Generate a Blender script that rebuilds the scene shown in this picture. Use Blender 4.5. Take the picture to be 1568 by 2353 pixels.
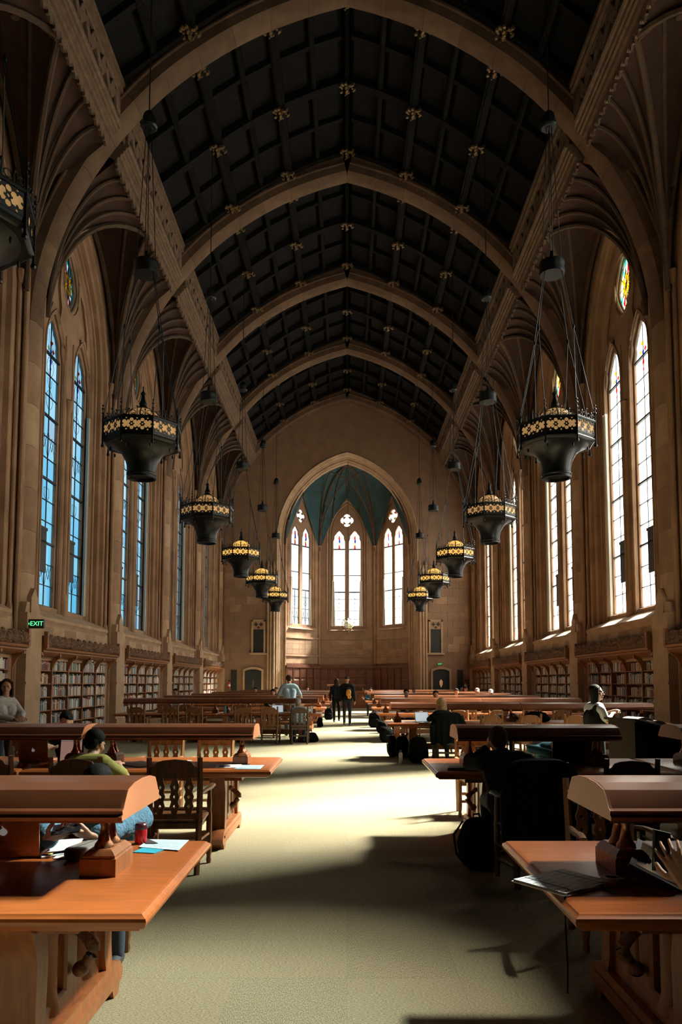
import bpy, bmesh, math, random
from mathutils import Vector, Matrix, Euler
for _o in list(bpy.data.objects): bpy.data.objects.remove(_o)
SC = bpy.context.scene; COL = SC.collection
PI = math.pi
rnd = random.Random(7)

# ---------------------------------------------------------------- camera
cd = bpy.data.cameras.new('camera'); cam = bpy.data.objects.new('camera', cd); COL.objects.link(cam)
cam.location = (0, 0, 1.6); cam.rotation_euler = (PI/2 + math.atan(.078), 0, 0)
cd.sensor_fit = 'HORIZONTAL'; cd.sensor_width = 36; cd.lens = 36*1750/1568
cd.shift_x = -14/1568; cd.shift_y = 255/1568; cd.clip_start = .05; cd.clip_end = 400
SC.camera = cam
# ---------------------------------------------------------------- world, sun, portals, exposure
SC.view_settings.view_transform = 'Standard'; SC.view_settings.look = 'None'
SC.view_settings.gamma = 1; SC.view_settings.use_curve_mapping = False
SC.view_settings.exposure = -0.12
SUN_DIR = Vector((.66, .39, .73)).normalized()          # towards the sun: high over the right-hand windows
w = bpy.data.worlds.new('world'); SC.world = w; w.use_nodes = True
nt = w.node_tree; nt.nodes.clear(); L_ = nt.links.new
tc = nt.nodes.new('ShaderNodeTexCoord'); vm = nt.nodes.new('ShaderNodeVectorMath'); vm.operation = 'DOT_PRODUCT'
vm.inputs[1].default_value = Vector((.9, .1, .42)).normalized()
L_(tc.outputs['Generated'], vm.inputs[0])
rp = nt.nodes.new('ShaderNodeValToRGB'); mp = nt.nodes.new('ShaderNodeMapRange')
mp.inputs[1].default_value = -1; mp.inputs[2].default_value = 1
L_(vm.outputs['Value'], mp.inputs[0]); L_(mp.outputs[0], rp.inputs[0])
e = rp.color_ramp.elements; e[0].position = 0; e[0].color = (.015, .06, .10, 1); e[1].position = 1; e[1].color = (3.0, 2.75, 2.35, 1)
m_ = rp.color_ramp.elements.new(.32); m_.color = (.03, .12, .19, 1)
m_ = rp.color_ramp.elements.new(.42); m_.color = (.17, .55, .76, 1)
m_ = rp.color_ramp.elements.new(.53); m_.color = (.85, .92, .95, 1)
bg = nt.nodes.new('ShaderNodeBackground'); bg.inputs[1].default_value = 1.7
L_(rp.outputs[0], bg.inputs[0]); wo = nt.nodes.new('ShaderNodeOutputWorld'); L_(bg.outputs[0], wo.inputs[0])
sd = bpy.data.lights.new('sun', 'SUN'); sd.energy = 140; sd.angle = math.radians(12); sd.color = (1, .91, .76)
sun = bpy.data.objects.new('sun', sd); COL.objects.link(sun); sun.rotation_euler = SUN_DIR.to_track_quat('Z', 'Y').to_euler(); sun.location = (30, 20, 40)
BAYS = [.73, 8.18, 15.63, 23.08, 30.53, 37.98, 45.43]; PITCH = 7.45
def portal(loc, rz, sx, sz):
    d = bpy.data.lights.new('sky_portal', 'AREA'); d.shape = 'RECTANGLE'; d.size = sx; d.size_y = sz; d.cycles.is_portal = True; d.energy = 1
    o = bpy.data.objects.new('sky_portal', d); COL.objects.link(o); o.location = loc; o.rotation_euler = (PI/2, 0, rz)
for yc in BAYS[1:]:
    for s in (-1, 1): portal((s*9.0, yc, 8.9), s*PI/2, 3.8, 12)
portal((0, 53.2, 9.7), 0 + PI, 2.2, 9)
cy = SC.cycles; cy.max_bounces = 7; cy.diffuse_bounces = 4; cy.glossy_bounces = 3; cy.transparent_max_bounces = 10; cy.transmission_bounces = 4
cy.use_denoising = True; cy.use_adaptive_sampling = True; cy.adaptive_threshold = .03; cy.adaptive_min_samples = 16; cy.sample_clamp_indirect = 6; cy.caustics_reflective = False; cy.caustics_refractive = False

# ---------------------------------------------------------------- materials
MATS = {}
def mat(name, col, rough=.6, metal=0, emit=None, es=1, var=0, scale=6, bump=0, bscale=40, kind=None, spec=.5, col2=None, stretch=(1, 1, 1)):
    if name in MATS: return MATS[name]
    m = bpy.data.materials.new(name); m.use_nodes = True; MATS[name] = m
    n = m.node_tree.nodes; l = m.node_tree.links.new; b = n['Principled BSDF']
    b.inputs['Base Color'].default_value = (*col, 1); b.inputs['Roughness'].default_value = rough; b.inputs['Metallic'].default_value = metal
    b.inputs['Specular IOR Level'].default_value = spec
    if emit: b.inputs['Emission Color'].default_value = (*emit, 1); b.inputs['Emission Strength'].default_value = es
    if var or bump:
        t = n.new('ShaderNodeTexCoord'); mpn = n.new('ShaderNodeMapping'); mpn.inputs['Scale'].default_value = stretch
        l(t.outputs['Object'], mpn.inputs[0])
    if var:
        ns = n.new('ShaderNodeTexNoise'); ns.inputs['Scale'].default_value = scale; ns.inputs['Detail'].default_value = 5; l(mpn.outputs[0], ns.inputs['Vector'])
        r = n.new('ShaderNodeValToRGB'); c2 = col2 or tuple(c*(1-var) for c in col)
        r.color_ramp.elements[0].position = .3; r.color_ramp.elements[0].color = (*c2, 1)
        r.color_ramp.elements[1].position = .7; r.color_ramp.elements[1].color = (*(col if col2 else tuple(min(1, c*(1+var*.5)) for c in col)), 1)
        l(ns.outputs[0], r.inputs[0]); l(r.outputs[0], b.inputs['Base Color'])
    if bump:
        n2 = n.new('ShaderNodeTexNoise'); n2.inputs['Scale'].default_value = bscale; n2.inputs['Detail'].default_value = 3; l(mpn.outputs[0], n2.inputs['Vector'])
        bp = n.new('ShaderNodeBump'); bp.inputs['Strength'].default_value = bump; bp.inputs['Distance'].default_value = .02
        l(n2.outputs[0], bp.inputs['Height']); l(bp.outputs[0], b.inputs['Normal'])
    return m
STONE = mat('limestone', (.44, .275, .165), .85, var=.32, scale=1.3, bump=.5, bscale=9, col2=(.27, .155, .09))
STONE2 = mat('limestone_pale', (.52, .345, .215), .85, var=.3, scale=2.2, bump=.4, bscale=14, col2=(.39, .25, .15))
STONE3 = mat('limestone_brown', (.33, .20, .12), .85, var=.3, scale=1.8, bump=.4, bscale=14, col2=(.25, .15, .09))
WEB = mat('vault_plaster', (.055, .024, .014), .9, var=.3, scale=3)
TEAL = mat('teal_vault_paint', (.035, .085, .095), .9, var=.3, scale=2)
VST = mat('limestone_shaded', (.15, .085, .047), .85, var=.3, scale=2.5, bump=.4, bscale=12)  # limestone with the dimness of the vault darkened into its colour
VST2 = mat('limestone_shaded_pale', (.18, .104, .058), .85, var=.3, scale=2.5, bump=.4, bscale=12)  # paler variant, likewise darkened to stand for vault shade
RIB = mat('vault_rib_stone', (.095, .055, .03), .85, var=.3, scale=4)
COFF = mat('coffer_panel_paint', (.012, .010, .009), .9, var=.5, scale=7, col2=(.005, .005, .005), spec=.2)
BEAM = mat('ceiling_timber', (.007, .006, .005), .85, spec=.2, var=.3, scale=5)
GOLD = mat('gilt', (.22, .14, .065), .45, metal=.5)
TRAC = mat('painted_tracery', (.19, .12, .075), .75, var=.3, scale=5)
WOOD = mat('oak_table_top', (.44, .12, .028), .3, var=.3, scale=14, stretch=(.25, 3, 3), col2=(.27, .078, .022), spec=.5)
OAK = mat('oak_trestle', (.30, .105, .035), .38, var=.35, scale=12, stretch=(2, 2, .35))
CHAIR = mat('oak_chair', (.23, .095, .036), .4, var=.4, scale=14, stretch=(2, 2, .4))
CHAIRL = mat('pale_oak_chair', (.34, .16, .065), .4, var=.35, scale=14, stretch=(2, 2, .4))
CHAIRD = mat('dark_oak_chair', (.075, .04, .022), .4, var=.4, scale=14, stretch=(2, 2, .4))
SHELF = mat('oak_bookcase', (.33, .135, .055), .5, var=.35, scale=9, stretch=(1, 1, .4))
CARVE = mat('carved_dark_oak', (.20, .095, .045), .55, var=.5, scale=20, bump=.8, bscale=25)
PANEL = mat('oak_panelling', (.17, .065, .035), .45, var=.3, scale=7, stretch=(2, 2, .5))
SHADE = mat('copper_lamp_shade', (.185, .062, .026), .28, metal=.25, var=.15, scale=5, spec=.35)
SHADEE = mat('copper_shade_end', (.50, .18, .08), .45, metal=0)
COPPER = mat('copper_stem', (.60, .28, .15), .25, metal=.9)
IRON = mat('wrought_iron', (.022, .024, .024), .38, metal=.6, var=.3, scale=10)
AMBER = mat('amber_glass', (.75, .42, .16), .5, emit=(1, .58, .22), es=.30)
AMBERN = mat('amber_glass_lit', (.85, .45, .12), .5, emit=(1, .58, .14), es=.9)
LEAD = mat('lead_came', (.02, .022, .025), .5)
BLACK = mat('black_cloth', (.008, .009, .010), .95, spec=.15)
DARKDOOR = mat('dark_door', (.018, .02, .02), .5)
def glass(name, tint, mixw=.12, rough=.15):
    m = bpy.data.materials.new(name); m.use_nodes = True; n = m.node_tree.nodes; l = m.node_tree.links.new; n.clear()
    o = n.new('ShaderNodeOutputMaterial'); t = n.new('ShaderNodeBsdfTransparent'); t.inputs[0].default_value = (*tint, 1)
    g = n.new('ShaderNodeBsdfGlossy'); g.inputs['Roughness'].default_value = rough; tr = n.new('ShaderNodeBsdfTranslucent'); tr.inputs[0].default_value = (*tint, 1)
    m1 = n.new('ShaderNodeMixShader'); m1.inputs[0].default_value = mixw; l(t.outputs[0], m1.inputs[1]); l(tr.outputs[0], m1.inputs[2])
    m2 = n.new('ShaderNodeMixShader'); m2.inputs[0].default_value = .04; l(m1.outputs[0], m2.inputs[1]); l(g.outputs[0], m2.inputs[2])
    l(m2.outputs[0], o.inputs[0]); MATS[name] = m; return m
GL = glass('clear_window_glass', (.93, .96, .97)); GLB = glass('bluish_window_glass', (.78, .9, .96)); GLP = glass('pinkish_window_glass', (.93, .86, .88))
GRED = glass('red_stained_glass', (.85, .08, .03), .10); GAMB = glass('amber_stained_glass', (1, .50, .05), .10); GTEAL = glass('teal_stained_glass', (.25, .85, .75), .10)
GYEL = glass('straw_stained_glass', (.85, .75, .35), .10); GBLU = glass('blue_stained_glass', (.06, .1, .75), .10); GGRN = glass('green_stained_glass', (.2, .55, .22), .10)

# ---------------------------------------------------------------- mesh builder
class MB:
    def __init__(s): s.v = []; s.f = []; s.m = []; s.mi = 0
    def add(s, vs, fs, mi=None):
        k = len(s.v); s.v += [tuple(p) for p in vs]; s.f += [tuple(i+k for i in f) for f in fs]; s.m += [s.mi if mi is None else mi]*len(fs); return s
    def box(s, x0, x1, y0, y1, z0, z1, mi=None):
        return s.add([(x, y, z) for z in (z0, z1) for y in (y0, y1) for x in (x0, x1)], [(0, 2, 3, 1), (4, 5, 7, 6), (0, 1, 5, 4), (2, 6, 7, 3), (0, 4, 6, 2), (1, 3, 7, 5)], mi)
    def grid(s, rows, cu=False, cv=False, mi=None):
        R = len(rows); K = len(rows[0]); fs = []
        for i in range(R if cv else R-1):
            for j in range(K if cu else K-1):
                a, b = i, (i+1) % R; c, d = j, (j+1) % K
                fs.append((a*K+c, a*K+d, b*K+d, b*K+c))
        return s.add([p for r in rows for p in r], fs, mi)
    def prism(s, pts, a, b, axis='x', mi=None):
        n = len(pts); fx = {'x': lambda p, t: (t, p[0], p[1]), 'y': lambda p, t: (p[0], t, p[1]), 'z': lambda p, t: (p[0], p[1], t)}[axis]
        vs = [fx(p, a) for p in pts]+[fx(p, b) for p in pts]
        fs = [tuple(range(n))[::-1], tuple(range(n, 2*n))]+[(i, (i+1) % n, (i+1) % n+n, i+n) for i in range(n)]
        return s.add(vs, fs, mi)
    def lathe(s, prof, c=(0, 0, 0), n=16, a0=0, mi=None, cap=True):
        rows = [[(c[0]+r*math.cos(a0+2*PI*k/n), c[1]+r*math.sin(a0+2*PI*k/n), c[2]+z) for k in range(n)] for r, z in prof]
        s.grid(rows, cu=True, mi=mi)
        if cap:
            k = len(s.v)-n*len(prof); s.f += [tuple(range(k, k+n))[::-1], tuple(range(len(s.v)-n, len(s.v)))]; s.m += [s.mi if mi is None else mi]*2
        return s
    def tube(s, pts, r, n=6, closed=False, mi=None, flat=1.0):
        pts = [Vector(p) for p in pts]; K = len(pts); rows = []; up = Vector((0, 0, 1))
        for i, p in enumerate(pts):
            a = pts[(i-1) % K] if (closed or i) else p; b = pts[(i+1) % K] if (closed or i < K-1) else p
            t = (b-a).normalized() if (b-a).length > 1e-9 else Vector((0, 0, 1))
            u = up if abs(t.dot(up)) < .95 else Vector((1, 0, 0))
            x = t.cross(u).normalized(); y = x.cross(t).normalized(); rr = r[i] if isinstance(r, (list, tuple)) else r
            rows.append([tuple(p+x*rr*math.cos(2*PI*k/n)+y*rr*flat*math.sin(2*PI*k/n)) for k in range(n)])
        s.grid(rows, cu=True, cv=closed, mi=mi)
        if not closed:
            k = len(s.v)-n*K; s.f += [tuple(range(k, k+n)), tuple(range(len(s.v)-n, len(s.v)))[::-1]]; s.m += [s.mi if mi is None else mi]*2
        return s
    def ball(s, c, r, n=10, m=6, mi=None):
        r = (r, r, r) if not isinstance(r, (tuple, list)) else r
        rows = [[(c[0]+r[0]*math.sin(PI*i/m)*math.cos(2*PI*k/n), c[1]+r[1]*math.sin(PI*i/m)*math.sin(2*PI*k/n), c[2]-r[2]*math.cos(PI*i/m)) for k in range(n)] for i in range(1, m)]
        k0 = len(s.v); s.grid(rows, cu=True, mi=mi); L = len(s.v)
        s.f += [tuple(range(k0, k0+n))[::-1], tuple(range(L-n, L))]; s.m += [s.mi if mi is None else mi]*2
        return s
    def capsule(s, a, b, r0, r1, n=12):
        a, b = Vector(a), Vector(b); t = (b-a).normalized() if (b-a).length > 1e-6 else Vector((0, 0, 1))
        u = Vector((0, 0, 1)) if abs(t.z) < .9 else Vector((1, 0, 0)); x = t.cross(u).normalized(); y = x.cross(t); rows = []
        for c, r, ang in [(a, r0, g) for g in (-80, -50, -20)]+[(a, r0, 0), (b, r1, 0)]+[(b, r1, g) for g in (20, 50, 80)]:
            g = math.radians(ang); rows.append([tuple(c+t*r*math.sin(g)+(x*math.cos(2*PI*k/n)+y*math.sin(2*PI*k/n))*r*math.cos(g)) for k in range(n)])
        k0 = len(s.v); s.grid(rows, cu=True); L = len(s.v)
        s.f += [tuple(range(k0, k0+n)), tuple(range(L-n, L))[::-1]]; s.m += [s.mi]*2
        return s
    def xf(s, M, k=0):
        for i in range(k, len(s.v)): s.v[i] = tuple(M @ Vector(s.v[i]))
        return s
    def mesh(s, name, mats, smooth=35):
        me = bpy.data.meshes.new(name); me.from_pydata(s.v, [], s.f)
        mats = mats if isinstance(mats, (list, tuple)) else [mats]
        for m in mats: me.materials.append(m)
        if len(mats) > 1: me.polygons.foreach_set('material_index', s.m)
        fixn(me, smooth); return me
def fixn(me, smooth=35):
    b = bmesh.new(); b.from_mesh(me); bmesh.ops.recalc_face_normals(b, faces=b.faces); b.to_mesh(me); b.free()
    if smooth:
        me.shade_smooth(); me.set_sharp_from_angle(angle=math.radians(smooth))
    me.update()
def obj(name, me, parent=None, loc=None, rz=0, sc=None, label=None):
    o = bpy.data.objects.new(name, me); COL.objects.link(o)
    if parent: o.parent = parent
    if loc: o.location = loc
    if rz: o.rotation_euler = (0, 0, rz) if not isinstance(rz, tuple) else rz
    if sc: o.scale = sc
    if label: o['label'] = label
    return o
def tag(o, label, cat, group=None, kind=None):
    o['label'] = label; o['category'] = cat
    if group: o['group'] = group
    if kind: o['kind'] = kind
    return o
def thing(name, label, cat, loc=(0, 0, 0), rz=0, group=None, kind=None, sc=None):
    o = obj(name, None, None, loc, rz, sc); o.empty_display_size = .1; return tag(o, label, cat, group, kind)
def kids(o): return [c for c in bpy.data.objects if c.parent == o]
def proto(root):
    return (root, [(c, kids(c)) for c in kids(root)])
def dup(P, loc, rz, label, group=None, sc=None, swap=None):
    root, ch = P; r = root.copy(); COL.objects.link(r); r.location = loc; r.rotation_euler = (0, 0, rz); r['label'] = label
    if group: r['group'] = group
    if sc: r.scale = sc
    for c, gs in ch:
        d = c.copy(); COL.objects.link(d); d.parent = r
        if swap and c.data and c.data in swap: d.data = swap[c.data]
        for g in gs:
            h = g.copy(); COL.objects.link(h); h.parent = d
            if swap and g.data and g.data in swap: h.data = swap[g.data]
    return r
def plate(name, loops, thick, material, bevel=0, M=None, res=4):
    """flat plate with holes: first loop is the outline; lies in local xy, then M"""
    cu = bpy.data.curves.new(name, 'CURVE'); cu.dimensions = '2D'; cu.fill_mode = 'BOTH'; cu.extrude = thick/2-bevel; cu.bevel_depth = bevel; cu.bevel_resolution = 0
    if bevel: cu.offset = -bevel
    for lp in loops:
        sp = cu.splines.new('POLY'); sp.points.add(len(lp)-1); sp.use_cyclic_u = True
        for i, p in enumerate(lp): sp.points[i].co = (p[0], p[1], 0, 1)
    o = bpy.data.objects.new(name, cu); COL.objects.link(o)
    me = bpy.data.meshes.new_from_object(o); me.name = name; bpy.data.objects.remove(o); bpy.data.curves.remove(cu)
    if M: me.transform(M)
    me.materials.clear(); me.materials.append(material); fixn(me, 30); return me
def text_mesh(s, size, depth, material, M=None, shear=0):
    cu = bpy.data.curves.new('text', 'FONT'); cu.body = s; cu.size = size; cu.extrude = depth; cu.align_x = 'CENTER'; cu.align_y = 'CENTER'; cu.shear = shear
    o = bpy.data.objects.new('text', cu); COL.objects.link(o); me = bpy.data.meshes.new_from_object(o); bpy.data.objects.remove(o)
    if M: me.transform(M)
    me.materials.clear(); me.materials.append(material); return me
def join_meshes(name, mes, mats):
    b = bmesh.new()
    for me, mi in mes:
        k = len(b.faces); b.from_mesh(me); b.faces.ensure_lookup_table()
        for f in b.faces[k:]: f.material_index = mi
    me = bpy.data.meshes.new(name); b.to_mesh(me); b.free()
    for m in mats: me.materials.append(m)
    return me
YZ = Matrix(((0, 0, 1, 0), (1, 0, 0, 0), (0, 1, 0, 0), (0, 0, 0, 1)))   # plate xy -> world yz
XZ = Matrix(((1, 0, 0, 0), (0, 0, 1, 0), (0, 1, 0, 0), (0, 0, 0, 1)))   # plate xy -> world xz
def arch(hw, z0, zs, za, n=9, u0=0):
    """open path: left foot -> up -> pointed arc -> down to right foot, as (u, z)"""
    H = za-zs; c = (H*H-hw*hw)/(2*hw); R = c+hw; am = math.asin(min(1, H/R)) if c >= 0 else math.pi-math.asin(min(1, H/R)); L = []
    for i in range(n+1):
        a = am*i/n; L.append((c-R*math.cos(a), zs+R*math.sin(a)))
    L[-1] = (0, za); left = [(-hw, z0)]+L
    return [(u+u0, z) for u, z in left]+[(-u+u0, z) for u, z in left[-2::-1]]
def circ(c, r, n=16, a0=0): return [(c[0]+r*math.cos(a0+2*PI*k/n), c[1]+r*math.sin(a0+2*PI*k/n)) for k in range(n)]
def foil(c, r, k=4, lobes=.55, n=7, a0=0, sx=1, sy=1):
    out = []
    for j in range(k):
        a = a0+2*PI*j/k; cx_, cy_ = math.cos(a)*r*(1-lobes), math.sin(a)*r*(1-lobes)
        for i in range(n):
            b = a-PI*.62+PI*1.24*i/(n-1); out.append((c[0]+sx*(cx_+r*lobes*math.cos(b)), c[1]+sy*(cy_+r*lobes*math.sin(b))))
    return out
def catmull(P, n=6):
    P = [Vector(p) for p in P]; out = []
    for i in range(len(P)-1):
        p0 = P[max(i-1, 0)]; p1 = P[i]; p2 = P[i+1]; p3 = P[min(i+2, len(P)-1)]
        for k in range(n):
            t = k/n; out.append(.5*((2*p1)+(-p0+p2)*t+(2*p0-5*p1+4*p2-p3)*t*t+(-p0+3*p1-3*p2+p3)*t**3))
    out.append(P[-1]); return out
# ================================================================ FLOOR
FL = tag(obj('floor', MB().box(-9.3, 9.3, -12.3, 53.5, -.12, -.012).mesh('floor', mat('floor_base', (.10, .09, .06), .95))), 'olive beige carpet tile floor of the long reading room', 'floor', kind='structure')
def carpet(name, k):
    m = bpy.data.materials.new(name); m.use_nodes = True; n = m.node_tree.nodes; l = m.node_tree.links.new; b = n['Principled BSDF']; b.inputs['Roughness'].default_value = .95; b.inputs['Specular IOR Level'].default_value = .15
    g = n.new('ShaderNodeNewGeometry'); mp = n.new('ShaderNodeMapping'); mp.inputs['Scale'].default_value = (230, 70, 10) if k == 0 else (75, 240, 10); l(g.outputs['Position'], mp.inputs[0])
    ns = n.new('ShaderNodeTexNoise'); ns.inputs['Scale'].default_value = 1; ns.inputs['Detail'].default_value = 2; l(mp.outputs[0], ns.inputs['Vector'])
    r = n.new('ShaderNodeValToRGB'); r.color_ramp.elements[0].position = .38; r.color_ramp.elements[0].color = (.20, .165, .09, 1) if k else (.175, .145, .08, 1)
    r.color_ramp.elements[1].position = .62; r.color_ramp.elements[1].color = (.37, .325, .215, 1)
    l(ns.outputs[0], r.inputs[0]); l(r.outputs[0], b.inputs['Base Color'])
    bp = n.new('ShaderNodeBump'); bp.inputs['Strength'].default_value = .7; bp.inputs['Distance'].default_value = .004; l(ns.outputs[0], bp.inputs['Height']); l(bp.outputs[0], b.inputs['Normal']); return m
CP = [carpet('carpet_lengthwise', 0), carpet('carpet_crosswise', 1)]
TS = .61; tm = [MB().box(-TS/2+.0004, TS/2-.0004, -TS/2+.0004, TS/2-.0004, -.011, 0).mesh('carpet_tile', CP[k]) for k in (0, 1)]
cand = []; rest = MB()
for i in range(-15, 15):
    for j in range(-5, 87):
        x, y = (i+.5)*TS, (j+.5)*TS
        near = 3.2 < y < 16 and -.45*y-.3 < x < .45*y+.3 and (abs(x) < 1.3+.0*y or y < 12)
        cand.append((0 if near else 1, y+abs(x)*1.3, i, j, x, y))
cand.sort()
for n_, (f_, d_, i, j, x, y) in enumerate(cand):
    k = 1 if rnd.random() < .5 else 0
    if n_ < 290 and f_ == 0: obj('carpet_tile', tm[k], FL, (x, y, 0))
    else: rest.box(x-TS/2+.0004, x+TS/2-.0004, y-TS/2+.0004, y+TS/2-.0004, -.011, 0, k)
o = obj('carpet_tiles', rest.mesh('carpet_tiles', CP, 0), FL); o['kind'] = 'stuff'

# ================================================================ ARCHES
INTR = [(8.1, 0), (8.1, 10.3), (8.06, 11.5), (7.86, 12.7), (7.47, 13.9), (6.86, 15.1), (6.0, 16.36), (4.85, 17.62), (3.6, 18.58), (2.4, 19.28), (1.1, 19.82), (0, 20.15)]
half = [Vector((8.1, 0)), Vector((8.1, 5.2))]+catmull([Vector(p) for p in INTR[1:]], 5)
def path_param(P):
    s = [0]
    for a, b in zip(P, P[1:]): s.append(s[-1]+(b-a).length)
    return s
HS = path_param(half)
def at_s(s):
    s = max(0, min(HS[-1], s))
    for i in range(len(half)-1):
        if HS[i+1] >= s-1e-9:
            t = (s-HS[i])/(HS[i+1]-HS[i]); p = half[i].lerp(half[i+1], t)
            s0, s1 = max(0, s-.25), min(HS[-1], s+.25)
            def raw(q):
                for k in range(len(half)-1):
                    if HS[k+1] >= q-1e-9: return half[k].lerp(half[k+1], (q-HS[k])/(HS[k+1]-HS[k]))
            d = (raw(s1)-raw(s0)).normalized(); return p, Vector((d.y, -d.x))   # outward normal
PROF = [(0, .2), (0, -.2), (.10, -.35), (.34, -.37), (.37, -.41), (.42, -.41), (.45, -.37), (.95, -.37), (.95, .37), (.45, .37), (.42, .41), (.37, .41), (.34, .37), (.10, .35)]
def sweep(s0, s1, k, shrink=0):
    rows = []
    for i in range(k+1):
        p, n = at_s(s0+(s1-s0)*i/k)
        rows.append([(p.x+n.x*max(r, shrink), y*(1-shrink*.8), p.y+n.y*max(r, shrink)) for r, y in PROF])
    m = MB().grid(rows, cu=True); N = len(PROF); m.f += [tuple(range(N)), tuple(range(len(m.v)-N, len(m.v)))]; m.m += [0, 0]; return m
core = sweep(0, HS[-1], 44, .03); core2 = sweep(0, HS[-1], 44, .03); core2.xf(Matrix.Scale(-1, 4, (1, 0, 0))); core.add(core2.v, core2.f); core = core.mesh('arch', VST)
full = sweep(0, HS[-1], 44); fm2 = sweep(0, HS[-1], 44); fm2.xf(Matrix.Scale(-1, 4, (1, 0, 0))); full.add(fm2.v, fm2.f); full = full.mesh('arch', STONE)
NV = 22; vous = []
for k in range(NV):
    a, b = HS[-1]*k/NV+.004, HS[-1]*(k+1)/NV-.004
    vous.append(sweep(a, b, 3).mesh('voussoir', [VST, VST2, VST, VST][(k*7) % 4] if k > 9 else [STONE, STONE2, STONE, STONE3][(k*7) % 4]))  # upper voussoirs take the stone darkened for shade
# pier backing + stepped reveal + gabled buttress foot, per side (x outward)
pb = MB(); pb.box(8.3, 9.2, -.66, .66, 0, 21); pb.box(8.2, 9.2, -.5, .5, 0, 14)
for s in (-1, 1):
    pb.lathe([(.06, 0), (.06, 12)], (8.22, s*.56, 0), 8)
    pb.lathe([(.055, 0), (.055, 12)], (8.32, s*.74, 0), 8); pb.lathe([(.055, 3.6), (.1, 3.5), (.1, 3.2), (.12, 3.1), (.12, 0)], (8.32, s*.74, 0), 8)
    pb.lathe([(.06, 11.7), (.12, 11.9), (.13, 12.05), (.06, 12.1)], (8.3, s*.74, 0), 8)
pbm = pb.mesh('pier_backing', STONE)
pf = MB().box(7.96, 8.3, -.47, .47, 0, 3.35); pf.prism([(-.47, 3.35), (.47, 3.35), (.36, 3.62), (-.36, 3.62)], 8.02, 8.3)
pf.box(7.9, 8.3, -.52, .52, 0, .35); pf.box(7.93, 8.3, -.49, .49, 1.55, 1.62); pf.prism([(-.2, 3.3), (.2, 3.3), (.2, 3.75), (0, 4.0), (-.2, 3.75)], 7.98, 8.1)
pfm = pf.mesh('pier_foot', STONE2)
ARCHY = [4.45, 11.9, 19.35, 26.8, 34.25, 41.7, 49.15]
names = ['far behind the camera', 'overhead of the viewer', 'nearest the viewer, crossing the top of the picture', 'second from the viewer', 'third from the viewer', 'fourth from the viewer', 'fifth, set against the end wall']
for i, y in enumerate(ARCHY):
    vis = 2 <= i
    A = tag(obj('arch', core if vis else full, None, (0, y, 0)), 'great pointed stone arch across the hall, '+names[i], 'arch', kind='structure')
    for s in (-1, 1):
        obj('pier', pbm, A, sc=(s, 1, 1)); obj('pier_foot', pfm, A, sc=(s, 1, 1))
        if vis:
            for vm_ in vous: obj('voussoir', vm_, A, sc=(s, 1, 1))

# ================================================================ SIDE WALLS
def rings(profile, hw, z0, zs, za, n=9, zk=1.25):
    """list of rows of (u,z,d); profile entries (offset, depth)"""
    return [[(u, z, d) for u, z in arch(hw+o_, z0-o_*0, zs, za+o_*zk, n)] for o_, d in profile]
JP = [(-.02, 8.86), (0, 8.68), (.08, 8.66), (.10, 8.60), (.15, 8.56), (.20, 8.60), (.21, 8.66), (.28, 8.66), (.30, 8.54), (.40, 8.54), (.42, 8.60), (.48, 8.60), (.50, 8.44), (.56, 8.38), (.62, 8.42), (.64, 8.47), (.72, 8.45), (.76, 8.32), (.80, 8.30), (.84, 8.36)]
R_ = rings(JP, 1.95, 3.3, 11.6, 15.2)
surr = MB().grid([[(d, u, z) for u, z, d in r] for r in R_]).mesh('window_surround', STONE)
edge = R_[-1]; bnd = []
for u, z, d in edge:
    if z <= 11.6+1e-6: bnd.append((d+.02, math.copysign(3.75, u), z))
    else:
        dx, dz = u, z-11.0; t = min(3.75/max(abs(dx), 1e-6), (17.5-11.0)/max(dz, 1e-6)); bnd.append((d+.02, dx*t, 11.0+dz*t))
ws = MB().grid([[(8.36, u, z) for u, z, d in edge], bnd])
# lower wall, string course and sloping sill
ws.box(8.55, 9.2, -3.8, 3.8, -.1, 3.0)
lowm = ws.mesh('upper_wall', STONE)
sill = MB().prism([(8.9, 3.78), (8.12, 3.36), (8.12, 3.28), (8.18, 3.22), (8.22, 3.14), (8.9, 3.14)], -2.85, 2.85, 'y').mesh('window_sill', STONE2)
sp = MB().prism([(8.34, 3.3), (8.22, 3.2), (8.22, 2.2), (8.7, 2.2), (8.7, 3.3)], -3.1, 3.1, 'y').mesh('spandrel', STONE2)
stb = []
for k in range(6): stb.append(MB().box(8.195, 8.24, -2.7+k*.9+.006, -1.8+k*.9-.006, 2.25, 3.12).mesh('stone_block', STONE2 if k % 2 else STONE))
# tracery (two lancets + star light)
A_ = arch(1.97, 3.4, 11.6, 15.22)
lan = lambda u0, hw, top, z0, sp_: arch(hw, z0, sp_, top, 7, u0)
def cusp(u0, hw, z0, zs, za, n=5):
    P = arch(hw, z0, zs, za, 8, u0); out = []
    for (u, z) in P:
        if z > zs+.02 and za-z > .02:
            t = (z-zs)/(za-zs); k = 1-.16*math.sin(t*PI*2)**2; u = u0+(u-u0)*k
        out.append((u, z))
    return out
star = []
for k in range(28):
    a = 2*PI*k/28; rr = 1-.16*abs(math.sin(2*a)); star.append((.56*rr*math.cos(a), 14.02+.86*rr*math.sin(a)))
big = plate('tracery', [A_, cusp(-1.12, .61, 3.78, 11.25, 12.3), cusp(1.12, .61, 3.78, 11.25, 12.3), star], .12, STONE, .02, Matrix.Translation((8.78, 0, 0)) @ YZ)
mou = lambda s: [(s*.78, 12.2), (s*1.0, 12.7), (s*1.35, 12.75), (s*1.55, 12.3), (s*1.5, 13.1), (s*1.1, 13.9), (s*.72, 14.15), (s*.78, 13.5), (s*.6, 12.9)]
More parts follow.
